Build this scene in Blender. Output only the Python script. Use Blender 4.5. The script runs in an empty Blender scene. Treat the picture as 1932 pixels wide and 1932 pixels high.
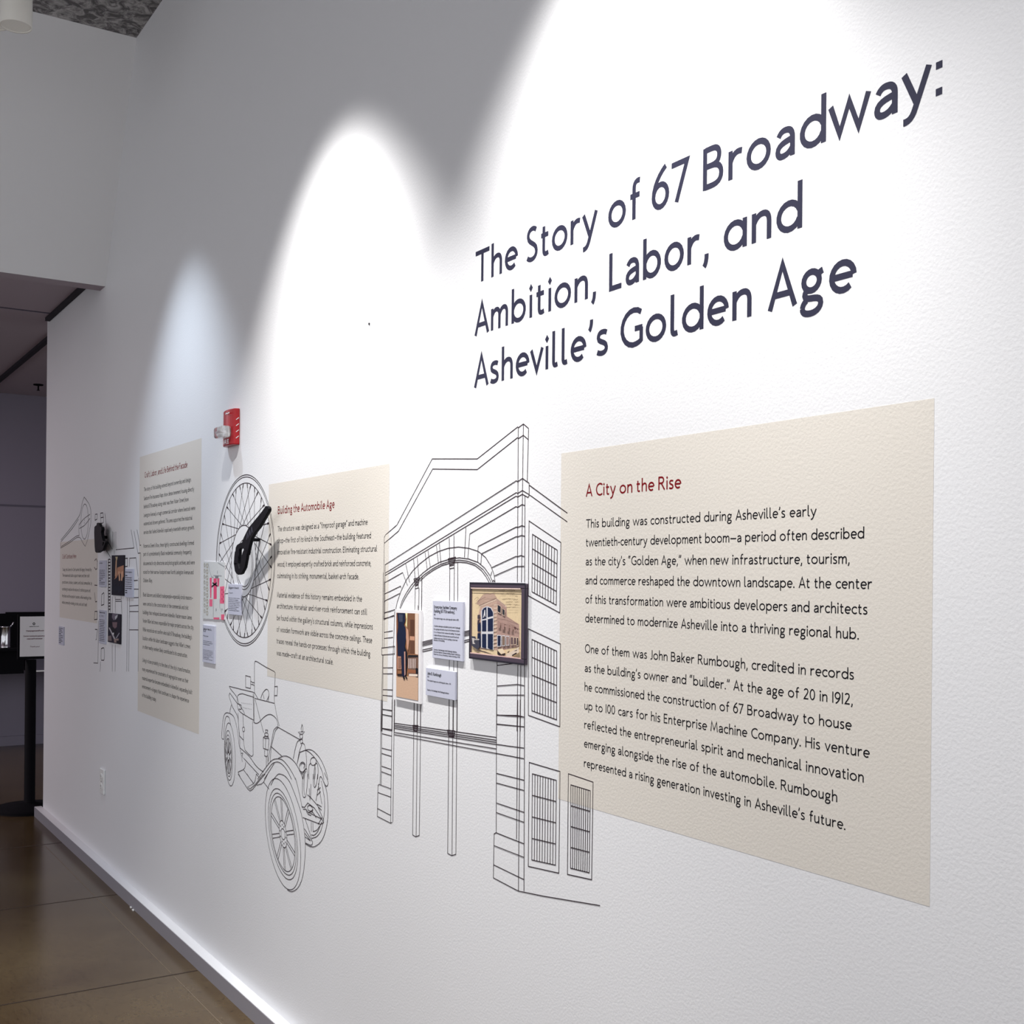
import bpy, math, random
from mathutils import Vector, Matrix

SC = bpy.context.scene
COL = SC.collection

# ------------------------------------------------------------------ camera
# World: X runs along the exhibition wall, Y = 0 is its face, the room is at Y < 0, Z is up.
EYE = Vector((0.0, -1.41203, 1.5))
CAM_R = Vector((0.53898769, 0.84226448, 0.00910012))
CAM_U = Vector((-0.00490506, -0.00766503, 0.99995859))
CAM_F = Vector((-0.84229936, 0.53901001, 0.0))
FPX, SHIFT = 2180.959, 122.8327
cam_d = bpy.data.cameras.new('camera')
cam = bpy.data.objects.new('camera', cam_d)
COL.objects.link(cam)
m3 = Matrix((CAM_R, CAM_U, -CAM_F)).transposed()
cam.matrix_world = Matrix.Translation(EYE) @ m3.to_4x4()
cam_d.sensor_width = 36.0
cam_d.lens = FPX / 1932 * 36.0
cam_d.shift_y = SHIFT / 1932
cam_d.clip_start = 0.02
SC.camera = cam

# ------------------------------------------------------------------ world, lamps, exposure
SC.view_settings.view_transform = 'Standard'
SC.view_settings.look = 'None'
SC.view_settings.gamma = 1.0
SC.view_settings.use_curve_mapping = False
SC.view_settings.exposure = 0.68
wd = bpy.data.worlds.new('gallery_ambient')
SC.world = wd
wd.use_nodes = True
bg = wd.node_tree.nodes['Background']
bg.inputs['Color'].default_value = (0.93, 0.945, 1.0, 1)
bg.inputs['Strength'].default_value = 0.54

def spot(name, x, y, z, tilt, half, blend, power, color, yaw=0.0, rad=0.03):
    d = bpy.data.lights.new(name, 'SPOT')
    d.energy = power
    d.color = color
    d.spot_size = math.radians(half * 2)
    d.spot_blend = blend
    d.shadow_soft_size = rad
    o = bpy.data.objects.new(name, d)
    COL.objects.link(o)
    o.location = (x, y, z)
    t = math.radians(tilt)
    v = Vector((math.sin(math.radians(yaw)) * math.cos(t), math.cos(math.radians(yaw)) * math.cos(t), -math.sin(t)))
    o.rotation_euler = v.to_track_quat('-Z', 'Y').to_euler()
    return o
# a row of ceiling lamps 1.5 m apart, each with a wide field and a hotter core, plus an added fill spot
spot('spot_far', -4.66, -0.66, 3.46, 80, 36, 0.85, 68, (0.76, 0.87, 1.0))
spot('spot_middle', -3.18, -0.70, 3.60, 82, 36.5, 0.62, 165, (1.0, 0.985, 0.965))
spot('spot_middle_core', -3.15, -0.70, 3.60, 71, 24, 0.9, 70, (1.0, 0.985, 0.95), yaw=1)
spot('spot_near', -1.80, -0.70, 3.60, 82, 37, 0.65, 165, (1.0, 0.985, 0.965))
spot('spot_near_core', -1.76, -0.70, 3.60, 66, 25, 0.9, 42, (1.0, 0.985, 0.95))
spot('spot_fill', -0.45, -0.70, 3.66, 82, 37, 0.60, 56, (1.0, 0.985, 0.965))  # unseen fill spot, added to brighten the right side of the wall
lb = bpy.data.lights.new('far_room_fill', 'AREA')  # unseen fill, added to lift the dark far room
lb.size = 1.2
lb.energy = 36
lb.color = (1.0, 0.84, 0.90)
lbo = bpy.data.objects.new('far_room_fill', lb)
COL.objects.link(lbo)
lbo.location = (-9.4, -2.4, 3.03)
la = bpy.data.lights.new('gallery_fill', 'AREA')  # unseen area fill, added to brighten wall and floor
la.shape = 'RECTANGLE'
la.size, la.size_y = 6.0, 2.5
la.energy = 30
la.color = (0.93, 0.95, 1.0)
lo = bpy.data.objects.new('gallery_fill', la)
COL.objects.link(lo)
lo.location = (-1.0, -4.5, 3.8)
lo.rotation_euler = Vector((0, 0.45, -1)).to_track_quat('-Z', 'Y').to_euler()

# ------------------------------------------------------------------ materials
def mat(name, rgb, rough=0.6, metal=0.0, spec=0.5, noise=None, bump=None, coat=0.0, trans=0.0, ior=1.45):
    m = bpy.data.materials.new(name)
    m.use_nodes = True
    nt = m.node_tree
    b = nt.nodes['Principled BSDF']
    c = tuple(((v / 255) / 12.92 if v / 255 <= 0.04045 else ((v / 255 + 0.055) / 1.055) ** 2.4) for v in rgb)
    b.inputs['Base Color'].default_value = (*c, 1)
    b.inputs['Roughness'].default_value = rough
    b.inputs['Metallic'].default_value = metal
    b.inputs['Specular IOR Level'].default_value = spec
    b.inputs['Coat Weight'].default_value = coat
    b.inputs['Transmission Weight'].default_value = trans
    b.inputs['IOR'].default_value = ior
    tc = nt.nodes.new('ShaderNodeTexCoord')
    if noise:                                     # (scale, amount): slight colour variation of the surface itself
        n = nt.nodes.new('ShaderNodeTexNoise')
        n.inputs['Scale'].default_value = noise[0]
        n.inputs['Detail'].default_value = 6
        mx = nt.nodes.new('ShaderNodeMix')
        mx.data_type = 'RGBA'
        mx.inputs[6].default_value = (*[x * (1 - noise[1]) for x in c], 1)
        mx.inputs[7].default_value = (*[min(1, x * (1 + noise[1])) for x in c], 1)
        nt.links.new(tc.outputs['Object'], n.inputs['Vector'])
        nt.links.new(n.outputs['Fac'], mx.inputs[0])
        nt.links.new(mx.outputs[2], b.inputs['Base Color'])
    if bump:                                      # (scale, strength, distance)
        n = nt.nodes.new('ShaderNodeTexNoise')
        n.inputs['Scale'].default_value = bump[0]
        n.inputs['Detail'].default_value = 2
        bp = nt.nodes.new('ShaderNodeBump')
        bp.inputs['Strength'].default_value = bump[1]
        bp.inputs['Distance'].default_value = bump[2]
        nt.links.new(tc.outputs['Object'], n.inputs['Vector'])
        nt.links.new(n.outputs['Fac'], bp.inputs['Height'])
        nt.links.new(bp.outputs['Normal'], b.inputs['Normal'])
    return m

WALLB = (190, 0.5, 0.0008)
M = {
    'wall': mat('white_wall_paint', (232, 232, 234), 0.55, spec=0.3, bump=WALLB),
    'endwall': mat('white_ceiling_paint', (242, 242, 243), 0.8, spec=0.2),
    'farwall': mat('grey_lilac_paint', (138, 132, 146), 0.85, spec=0.2),
    'passage': mat('lilac_ceiling_and_soffit_shade', (176, 164, 172), 0.85, spec=0.2),
    'base_face': mat('grey_base_face', (150, 147, 154), 0.5),
    'base': mat('white_gloss_trim', (226, 226, 228), 0.4),
    'cream': mat('warm_grey_vinyl', (221, 215, 206), 0.5, spec=0.3, bump=WALLB),
    'navy': mat('dark_slate_vinyl', (48, 48, 68), 0.6, spec=0.2),
    'ink': mat('black_vinyl', (18, 17, 24), 0.7, spec=0.12),
    'red_ink': mat('dark_red_vinyl', (122, 14, 24), 0.7, spec=0.15),
    'line': mat('thin_maroon_grey_line', (50, 38, 44), 0.7, spec=0.15),
    'red': mat('red_plastic', (168, 8, 22), 0.35, coat=0.2),
    'clear': mat('clear_plastic', (248, 249, 250), 0.06, trans=0.82),
    'chrome': mat('chrome', (225, 225, 228), 0.12, metal=1.0),
    'white': mat('white_plastic', (240, 240, 238), 0.35),
    'fixture': mat('white_powder_coat', (252, 249, 240), 0.4, coat=0.3),
    'black': mat('black_paint', (9, 9, 14), 0.75, spec=0.12),
    'iron': mat('black_iron', (8, 8, 15), 0.6, metal=0.0, spec=0.22, noise=(40, 0.5), bump=(60, 0.4, 0.002)),
    'board': mat('pale_lavender_card', (196, 198, 214), 0.6, spec=0.3),
    'paper': mat('white_paper', (232, 230, 232), 0.7),
    'frame': mat('dark_plum_frame', (74, 62, 76), 0.4),
    'frame_edge': mat('black_frame_edge', (30, 28, 40), 0.4),
    'dark': mat('dark_gap', (28, 24, 34), 0.8),
    'grey': mat('grey_laminate', (92, 86, 102), 0.5),
}

def floor_material():
    m = bpy.data.materials.new('polished_brown_concrete')
    m.use_nodes = True
    nt = m.node_tree
    b = nt.nodes['Principled BSDF']
    tc = nt.nodes.new('ShaderNodeTexCoord')
    n1 = nt.nodes.new('ShaderNodeTexNoise')
    n1.inputs['Scale'].default_value = 1.6
    n1.inputs['Detail'].default_value = 9
    n1.inputs['Roughness'].default_value = 0.62
    r1 = nt.nodes.new('ShaderNodeValToRGB')
    r1.color_ramp.elements[0].position = 0.32
    r1.color_ramp.elements[0].color = (0.052, 0.029, 0.011, 1)
    r1.color_ramp.elements[1].position = 0.72
    r1.color_ramp.elements[1].color = (0.110, 0.075, 0.034, 1)
    n2 = nt.nodes.new('ShaderNodeTexNoise')
    n2.inputs['Scale'].default_value = 60
    n2.inputs['Detail'].default_value = 3
    r2 = nt.nodes.new('ShaderNodeValToRGB')
    r2.color_ramp.elements[0].position = 0.28
    r2.color_ramp.elements[0].color = (0.35, 0.33, 0.3, 1)
    r2.color_ramp.elements[1].position = 0.42
    r2.color_ramp.elements[1].color = (1, 1, 1, 1)
    mx = nt.nodes.new('ShaderNodeMix')
    mx.data_type = 'RGBA'
    mx.blend_type = 'MULTIPLY'
    mx.inputs[0].default_value = 0.8
    for n in (n1, n2):
        nt.links.new(tc.outputs['Object'], n.inputs['Vector'])
    nt.links.new(n1.outputs['Fac'], r1.inputs['Fac'])
    nt.links.new(n2.outputs['Fac'], r2.inputs['Fac'])
    nt.links.new(r1.outputs['Color'], mx.inputs[6])
    nt.links.new(r2.outputs['Color'], mx.inputs[7])
    nt.links.new(mx.outputs[2], b.inputs['Base Color'])
    b.inputs['Roughness'].default_value = 0.2
    b.inputs['Specular IOR Level'].default_value = 0.33
    return m

def concrete_material():
    m = bpy.data.materials.new('rough_dark_concrete')
    m.use_nodes = True
    nt = m.node_tree
    b = nt.nodes['Principled BSDF']
    tc = nt.nodes.new('ShaderNodeTexCoord')
    n1 = nt.nodes.new('ShaderNodeTexNoise')
    n1.inputs['Scale'].default_value = 17
    n1.inputs['Detail'].default_value = 10
    n1.inputs['Roughness'].default_value = 0.7
    n1.inputs['Distortion'].default_value = 1.2
    r1 = nt.nodes.new('ShaderNodeValToRGB')
    r1.color_ramp.elements[0].position = 0.44
    r1.color_ramp.elements[0].color = (0.15, 0.14, 0.145, 1)
    r1.color_ramp.elements[1].position = 0.62
    r1.color_ramp.elements[1].color = (0.62, 0.60, 0.60, 1)
    bp = nt.nodes.new('ShaderNodeBump')
    bp.inputs['Strength'].default_value = 0.8
    bp.inputs['Distance'].default_value = 0.02
    nt.links.new(tc.outputs['Object'], n1.inputs['Vector'])
    nt.links.new(n1.outputs['Fac'], r1.inputs['Fac'])
    nt.links.new(r1.outputs['Color'], b.inputs['Base Color'])
    nt.links.new(n1.outputs['Fac'], bp.inputs['Height'])
    nt.links.new(bp.outputs['Normal'], b.inputs['Normal'])
    b.inputs['Roughness'].default_value = 0.9
    return m
M['floor'] = floor_material()
M['concrete'] = concrete_material()
_flat = {}
def flat(rgb):                                    # printing inks of the pictures
    if rgb not in _flat:
        _flat[rgb] = mat('print_ink_%02x%02x%02x' % rgb, rgb, 0.65, spec=0.2, noise=(260, 0.16))
    return _flat[rgb]

# ------------------------------------------------------------------ mesh helpers
class MB:
    """collects faces and links them as ONE mesh object"""
    def __init__(self):
        self.v, self.f, self.m, self.mats, self.s = [], [], [], [], []
    def mi(self, m):
        if m is None:
            return 0
        if m not in self.mats:
            self.mats.append(m)
        return self.mats.index(m)
    def face(self, pts, m=None, smooth=False):
        i = len(self.v)
        self.v += [tuple(p) for p in pts]
        self.f.append(tuple(range(i, i + len(pts))))
        self.m.append(self.mi(m))
        self.s.append(smooth)
    def poly(self, pts, d, m=None):               # a flat patch on the plane Y = -d, pts are (x, z)
        self.face([(x, -d, z) for x, z in pts], m)
    def box(self, a, b, m=None):
        x0, y0, z0 = [min(p, q) for p, q in zip(a, b)]
        x1, y1, z1 = [max(p, q) for p, q in zip(a, b)]
        i = len(self.v)
        self.v += [(x0, y0, z0), (x1, y0, z0), (x1, y1, z0), (x0, y1, z0), (x0, y0, z1), (x1, y0, z1), (x1, y1, z1), (x0, y1, z1)]
        for q in ((0, 3, 2, 1), (4, 5, 6, 7), (0, 1, 5, 4), (1, 2, 6, 5), (2, 3, 7, 6), (3, 0, 4, 7)):
            self.f.append(tuple(i + k for k in q))
            self.m.append(self.mi(m))
            self.s.append(False)
    def prism(self, pts, d0, d1, m=None):         # outline (x, z) extruded from Y = -d0 to Y = -d1
        n = len(pts)
        i = len(self.v)
        self.v += [(x, -d0, z) for x, z in pts] + [(x, -d1, z) for x, z in pts]
        self.f += [tuple(i + k for k in range(n)), tuple(i + n + k for k in reversed(range(n)))]
        self.f += [(i + k, i + n + k, i + n + (k + 1) % n, i + (k + 1) % n) for k in range(n)]
        self.m += [self.mi(m)] * (n + 2)
        self.s += [False] * (n + 2)
    def lathe(self, prof, c, n=28, m=None, axis='z', smooth=True):
        i = len(self.v)
        for r, h in prof:
            for k in range(n):
                a = 2 * math.pi * k / n
                p = (r * math.cos(a), r * math.sin(a), h)
                if axis == 'y':
                    p = (p[0], p[2], p[1])
                if axis == 'x':
                    p = (p[2], p[0], p[1])
                self.v.append(tuple(q + w for q, w in zip(c, p)))
        for j in range(len(prof) - 1):
            for k in range(n):
                k2 = (k + 1) % n
                self.f.append((i + j * n + k, i + j * n + k2, i + (j + 1) * n + k2, i + (j + 1) * n + k))
                self.m.append(self.mi(m))
                self.s.append(smooth)
        for j in (0, len(prof) - 1):
            self.f.append(tuple(i + j * n + k for k in range(n)))
            self.m.append(self.mi(m))
            self.s.append(False)
    def stroke(self, pts, w, d, m=None, closed=False):   # line of width w drawn on the plane Y = -d
        P = [Vector(p) for p in pts]
        q = [P[0]]
        for p in P[1:]:
            if (p - q[-1]).length > 1e-6:
                q.append(p)
        if closed and (q[0] - q[-1]).length < 1e-6:
            q.pop()
        n = len(q)
        if n < 2:
            return
        L = []
        for k in range(n):
            a = q[k] - q[k - 1] if (closed or k > 0) else q[1] - q[0]
            b = q[(k + 1) % n] - q[k] if (closed or k < n - 1) else a
            a, b = a.normalized(), b.normalized()
            t = (a + b)
            t = t.normalized() if t.length > 1e-4 else a
            nn = Vector((-t.y, t.x))
            c = max(0.45, nn.dot(Vector((-a.y, a.x))))
            L.append(nn * (w / 2 / c))
        i = len(self.v)
        for p, o in zip(q, L):
            self.v += [(p.x + o.x, -d, p.y + o.y), (p.x - o.x, -d, p.y - o.y)]
        for k in range(n if closed else n - 1):
            k2 = (k + 1) % n
            self.f.append((i + 2 * k, i + 2 * k2, i + 2 * k2 + 1, i + 2 * k + 1))
            self.m.append(self.mi(m))
            self.s.append(False)
    def tube(self, pts, r, n=8, m=None):
        P = [Vector(p) for p in pts]
        i = len(self.v)
        for k, p in enumerate(P):
            t = (P[min(k + 1, len(P) - 1)] - P[max(k - 1, 0)]).normalized()
            u = t.cross(Vector((0, 0, 1)) if abs(t.z) < 0.9 else Vector((1, 0, 0))).normalized()
            v = t.cross(u)
            for j in range(n):
                a = 2 * math.pi * j / n
                self.v.append(tuple(p + u * (r * math.cos(a)) + v * (r * math.sin(a))))
        for k in range(len(P) - 1):
            for j in range(n):
                j2 = (j + 1) % n
                self.f.append((i + k * n + j, i + k * n + j2, i + (k + 1) * n + j2, i + (k + 1) * n + j))
                self.m.append(self.mi(m))
                self.s.append(True)
        for k in (0, len(P) - 1):
            self.f.append(tuple(i + k * n + j for j in range(n)))
            self.m.append(self.mi(m))
            self.s.append(False)
    def build(self, name, m=None, parent=None, bevel=0.0, seg=2):
        me = bpy.data.meshes.new(name)
        org = Vector((0, 0, 0))
        if self.v:
            xs = [[v[k] for v in self.v] for k in range(3)]
            org = Vector([(min(a) + max(a)) / 2 for a in xs])
        me.from_pydata([tuple(Vector(v) - org) for v in self.v], [], self.f)
        mats = list(self.mats)
        if not mats:
            mats = [m]
        for x in mats:
            me.materials.append(x)
        for p, k, s in zip(me.polygons, self.m, self.s):
            p.material_index = k
            p.use_smooth = s
        me.update()
        o = bpy.data.objects.new(name, me)
        COL.objects.link(o)
        if parent is not None:
            o.parent = parent
            pl = parent.location if parent.type == 'EMPTY' or parent.parent is None else parent.location + parent.parent.location
            o.location = org - pl
        else:
            o.location = org
        if bevel:
            b = o.modifiers.new('bevel', 'BEVEL')
            b.width = bevel
            b.segments = seg
            b.limit_method = 'ANGLE'
        return o

def tag(o, label, cat, group=None):
    o['label'] = label
    o['category'] = cat
    if group:
        o['group'] = group
    return o
def thing(name, label, cat, loc, group=None):
    o = bpy.data.objects.new(name, None)
    COL.objects.link(o)
    o.location = loc
    o.empty_display_size = 0.05
    return tag(o, label, cat, group)
def struct(name, mb, m, **k):
    o = mb.build(name, m, **k)
    o['kind'] = 'structure'
    return o

# survey of the photograph: a measured point -> its place (x, z) on the wall plane Y = -d
def wp(px, py, d=0.0):
    D = CAM_F + CAM_R * ((px - 966) / FPX) - CAM_U * ((py - 966 - SHIFT) / FPX)
    t = (-d - EYE.y) / D.y
    P = EYE + D * t
    return (P.x, P.z)
def crop(x0, y0, k, d=0.0):
    return lambda pts: [wp(x0 + x * k, y0 + y * k, d) for x, y in pts]

# ------------------------------------------------------------------ stroke lettering
# glyph: (width, strokes). units 1/100 of the cap height. strokes: list of points, ('a',cx,cy,rx,ry,t0,t1) arcs, ('c',...) beziers, ('d',x,y,r) diamonds
def _arc(cx, cy, rx, ry, a0, a1):
    n = max(4, int(abs(a1 - a0) / 18))
    return [(cx + rx * math.cos(math.radians(a0 + (a1 - a0) * k / n)), cy + ry * math.sin(math.radians(a0 + (a1 - a0) * k / n))) for k in range(n + 1)]
def _path(s):
    t = s.split()
    out, i = [], 0
    while i < len(t):
        c = t[i]
        if c in 'ml':
            out.append((float(t[i + 1]), float(t[i + 2])))
            i += 3
        elif c == 'c':
            a = [float(x) for x in t[i + 1:i + 7]]
            p0 = out[-1]
            for k in range(1, 7):
                u = k / 6
                w = ((1 - u) ** 3, 3 * u * (1 - u) ** 2, 3 * u * u * (1 - u), u ** 3)
                out.append((w[0] * p0[0] + w[1] * a[0] + w[2] * a[2] + w[3] * a[4], w[0] * p0[1] + w[1] * a[1] + w[2] * a[3] + w[3] * a[5]))
            i += 7
        elif c == 'a':
            out += _arc(*[float(x) for x in t[i + 1:i + 7]])
            i += 7
    return out
G = {
 'a': (54, ['m 8 50 c 13 59 19 61.5 27 61.5 c 41 61.5 48 54 48 41 l 48 0', 'm 48 38 c 24 36 6 32 6 18 c 6 9 12 5 20 5 c 32 5 40 10 48 20']),
 '@': (70, ['a 35 33.5 29 28.5 20 340', 'm 64 67 l 64 0']),
 'b': (70, ['m 6 104 l 6 0', 'a 35 33.5 29 28.5 160 -160']),
 'c': (54, ['a 34 33.5 28 28.5 42 318']),
 'd': (70, ['m 64 104 l 64 0', 'a 35 33.5 29 28.5 20 340']),
 'e': (62, ['m 6 34 l 57 34', 'a 33 33.5 27 28.5 0 312']),
 'f': (42, ['m 18 0 l 18 80 c 18 94 26 100 41 97', 'm 3 61 l 40 61']),
 'g': (58, ['a 28 42 20 20 0 360', 'm 43 54 l 57 60', 'm 18 24 c 8 19 8 8 20 6 c 34 4 53 6 52 -9 c 51 -21 38 -27 26 -27 c 12 -27 4 -22 5 -13', 'm 5 -13 c 6 -5 10 -1 16 3']),
 'h': (56, ['m 6 104 l 6 0', 'm 6 42 c 13 56 22 61.5 32 61.5 c 45 61.5 50 53 50 40 l 50 0']),
 'i': (12, ['m 6 67 l 6 0', ('d', 6, 87, 9)]),
 'j': (16, ['m 10 67 l 10 -14 c 10 -22 6 -26 -4 -26', ('d', 10, 87, 9)]),
 'k': (52, ['m 6 104 l 6 0', 'm 46 67 l 8 31', 'm 20 42 l 50 0']),
 'l': (24, ['m 6 104 l 6 18 c 6 6 13 4 24 8']),
 'm': (88, ['m 6 67 l 6 0', 'm 6 42 c 12 55 20 61.5 28 61.5 c 40 61.5 44 53 44 42 l 44 0', 'm 44 42 c 50 55 58 61.5 66 61.5 c 78 61.5 82 53 82 42 l 82 0']),
 'n': (56, ['m 6 67 l 6 0', 'm 6 42 c 13 56 22 61.5 32 61.5 c 45 61.5 50 53 50 40 l 50 0']),
 'o': (72, ['a 36 33.5 30 28.5 0 360']),
 'p': (70, ['m 6 67 l 6 -30', 'a 35 33.5 29 28.5 160 -160']),
 'q': (70, ['m 64 67 l 64 -30', 'a 35 33.5 29 28.5 20 340']),
 'r': (42, ['m 6 67 l 6 0', 'm 6 40 c 14 57 24 64 42 59']),
 's': (46, ['m 41 58 c 34 62 30 62 24 62 c 12 62 8 55 8 48 c 8 33 40 37 40 19 c 40 9 32 5 22 5 c 15 5 9 7 4 10']),
 't': (40, ['m 15 86 l 15 18 c 15 5 25 3 38 8', 'm 2 61 l 37 61']),
 'u': (56, ['m 6 67 l 6 26 c 6 12 12 5 23 5 c 34 5 44 12 50 25', 'm 50 67 l 50 0']),
 'v': (60, ['m 4 67 l 30 4 l 56 67']),
 'w': (104, ['m 4 67 l 28 4 l 52 64 l 76 4 l 100 67']),
 'x': (56, ['m 4 67 l 52 0', 'm 52 67 l 4 0']),
 'y': (64, ['m 4 67 l 33 4', 'm 60 67 l 30 -6 c 24 -22 16 -28 3 -27']),
 'z': (50, ['m 4 61 l 45 61 l 5 6 l 48 6']),
 'A': (76, ['m 4 0 l 38 97 l 72 0', 'm 14 31 l 62 31']),
 'B': (66, ['m 6 100 l 6 0', 'm 6 94 l 30 94 c 48 94 53 84 53 75 c 53 60 44 54 28 54 l 6 54', 'm 28 54 c 52 54 60 42 60 30 c 60 12 48 6 28 6 l 6 6']),
 'C': (74, ['a 48 50 42 45 50 310']),
 'D': (80, ['m 6 6 l 6 94 l 26 94 c 60 94 74 74 74 50 c 74 26 60 6 26 6 l 6 6']),
 'E': (54, ['m 6 100 l 6 0', 'm 6 94 l 52 94', 'm 6 53 l 46 53', 'm 6 6 l 54 6']),
 'F': (50, ['m 6 100 l 6 0', 'm 6 94 l 50 94', 'm 6 52 l 44 52']),
 'G': (82, ['a 50 50 44 45 52 285', 'm 61 7 c 68 8 74 11 78 14 l 78 46', 'm 54 46 l 82 46']),
 'H': (74, ['m 6 100 l 6 0', 'm 68 100 l 68 0', 'm 6 52 l 68 52']),
 'I': (12, ['m 6 100 l 6 0']),
 'J': (34, ['m 28 100 l 28 20 c 28 6 18 2 4 5']),
 'K': (64, ['m 6 100 l 6 0', 'm 56 100 l 8 48', 'm 20 60 l 62 0']),
 'L': (54, ['m 6 100 l 6 6 l 53 6']),
 'M': (92, ['m 4 0 l 14 98 l 46 16 l 78 98 l 88 0']),
 'N': (76, ['m 6 0 l 6 96 l 70 4 l 70 100']),
 'O': (94, ['a 47 50 41 45 0 360']),
 'P': (62, ['m 6 100 l 6 0', 'm 6 94 l 28 94 c 48 94 56 84 56 72 c 56 56 46 46 28 46 l 6 46']),
 'R': (66, ['m 6 100 l 6 0', 'm 6 94 l 28 94 c 46 94 53 85 53 73 c 53 58 44 50 28 50 l 6 50', 'm 30 50 l 64 0']),
 'S': (56, ['m 48 88 c 42 93 36 95 30 95 c 15 95 8 85 8 75 c 8 52 50 52 50 27 c 50 12 38 5 26 5 c 16 5 10 8 4 13']),
 'T': (76, ['m 0 94 l 76 94', 'm 38 94 l 38 0']),
 'U': (76, ['m 6 100 l 6 36 c 6 14 18 5 38 5 c 58 5 70 14 70 36 l 70 100']),
 '!': (14, ['m 7 100 l 7 28', ('s', 7, 6, 7)]),
 'V': (72, ['m 4 100 l 36 4 l 68 100']),
 'W': (116, ['m 4 100 l 32 4 l 58 92 l 84 4 l 112 100']),
 'Y': (66, ['m 3 100 l 33 48 l 33 0', 'm 63 100 l 33 48']),
 '0': (60, ['a 30 50 24 45 0 360']),
 '1': (14, ['m 7 100 l 7 0']),
 '2': (56, ['m 8 82 c 14 92 20 95 28 95 c 42 95 48 86 48 74 c 48 52 18 28 8 6 l 54 6']),
 '6': (62, ['m 50 103 c 26 88 6 62 6 34', 'a 31 33 25 28 0 360']),
 '7': (58, ['m 0 94 l 54 94 l 18 0']),
 '3': (54, ['m 6 86 c 12 92 18 95 26 95 c 40 95 46 86 46 75 c 46 60 36 54 20 54', 'm 20 54 c 40 54 48 42 48 29 c 48 12 38 5 24 5 c 16 5 10 8 4 12']),
 '4': (64, ['m 62 28 l 6 28 l 46 96 l 46 0']),
 '5': (54, ['m 46 94 l 14 94 l 12 56 c 34 62 48 52 48 32 c 48 12 36 5 22 5 c 14 5 8 8 4 11']),
 '8': (60, ['a 30 73 20 22 0 360', 'a 30 28 24 23 0 360']),
 '9': (62, ['m 12 -3 c 36 12 56 38 56 66', 'a 31 67 25 28 0 360']),
 ',': (14, ['m 9 13 c 9 0 7 -10 0 -17']),
 '.': (13, [('s', 6, 6, 7)]),
 ':': (14, [('s', 7, 7, 7), ('s', 7, 58, 7)]),
 "'": (14, ['m 9 104 c 9 91 7 81 0 74']),
 '`': (34, ['m 12 104 c 5 97 3 87 3 74', 'm 30 104 c 23 97 21 87 21 74']),
 '"': (34, ['m 10 104 c 10 91 8 81 1 74', 'm 29 104 c 29 91 27 81 20 74']),
 '-': (30, ['m 0 36 l 30 36']),
 '_': (78, ['m 0 36 l 78 36']),
 '(': (20, ['m 18 108 c 2 84 2 6 18 -20']),
 ')': (20, ['m 2 108 c 18 84 18 6 2 -20']),
 '[': (20, ['m 18 106 l 5 106 l 5 -20 l 18 -20']),
 ']': (20, ['m 2 106 l 15 106 l 15 -20 l 2 -20']),
}
GP = {k: (w, [(_path(s) if isinstance(s, str) else s) for s in ss]) for k, (w, ss) in G.items()}
ROUND, DIAG = set('cdeoqCGOQ@s6908S'), set('vwyxAVWYT7')
def bearings(ch, sp):
    if ch in DIAG: return sp * 0.25
    if ch in ROUND: return sp * 0.7
    return sp
def text_into(mb, s, x0, x1, z, cap, weight, d, m=None, sp=10, space=30, fit=True):
    """lay the words on the plane Y = -d from x0 (to x1 when given), baseline z, cap height cap"""
    pos, x, prev = [], 0.0, None
    for ch in s:
        if ch == ' ':
            x += space
            prev = None
            continue
        w = GP[ch][0]
        if prev is not None:
            x += bearings(prev, sp) + bearings(ch, sp)
        pos.append((ch, x))
        x += w
        prev = ch
    k = cap / 100
    sx = (x1 - x0) / x if (x1 is not None) else k
    d0 = d
    for ch, px in pos:
        for j, st in enumerate(GP[ch][1]):
            d = d0 + 0.00003 * j
            if isinstance(st, tuple):
                kind, cx, cy, r = st
                q = [(cx - r, cy), (cx, cy + r * 1.35), (cx + r, cy), (cx, cy - r * 1.35)] if kind == 'd' else [(cx - r, cy - r), (cx + r, cy - r), (cx + r, cy + r), (cx - r, cy + r)]
                mb.poly([(x0 + (px + a) * sx, z + b * k) for a, b in q], d, m)
            else:
                mb.stroke([(x0 + (px + a) * sx, z + b * k) for a, b in st], weight, d, m, abs(st[0][0] - st[-1][0]) + abs(st[0][1] - st[-1][1]) < 0.5)
    return sx / k

# ------------------------------------------------------------------ the setting
b = MB(); b.box((-11.2, -6.5, -0.1), (4.5, 3.0, 0.0)); struct('floor', b, M['floor'])
b = MB(); b.box((-7.53, 0.0, 0.0), (4.0, 0.16, 4.05)); struct('wall_right', b, M['wall'])
b = MB(); b.box((-6.4, -6.5, 4.0), (4.0, 0.0, 4.2)); struct('ceiling', b, M['concrete'])
# leaning white bulkhead above the passage
b = MB()
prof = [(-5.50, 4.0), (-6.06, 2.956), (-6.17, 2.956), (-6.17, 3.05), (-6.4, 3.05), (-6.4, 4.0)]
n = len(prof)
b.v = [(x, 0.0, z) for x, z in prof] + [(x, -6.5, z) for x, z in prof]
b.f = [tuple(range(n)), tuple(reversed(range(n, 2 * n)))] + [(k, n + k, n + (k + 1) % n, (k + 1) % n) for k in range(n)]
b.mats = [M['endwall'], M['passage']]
b.m = [0] * len(b.f); b.m[3] = b.m[4] = 1; b.s = [False] * len(b.f)  # shade under the bulkhead painted in with the darker passage colour
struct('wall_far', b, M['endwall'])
b = MB(); b.box((-5.565, -6.5, 3.985), (-5.545, -0.02, 4.0)); struct('trim_1', b, M['dark'])
b = MB(); b.box((-11.2, -6.5, 3.05), (-6.17, 3.0, 3.2)); struct('ceiling_passage', b, M['passage'])
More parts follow.
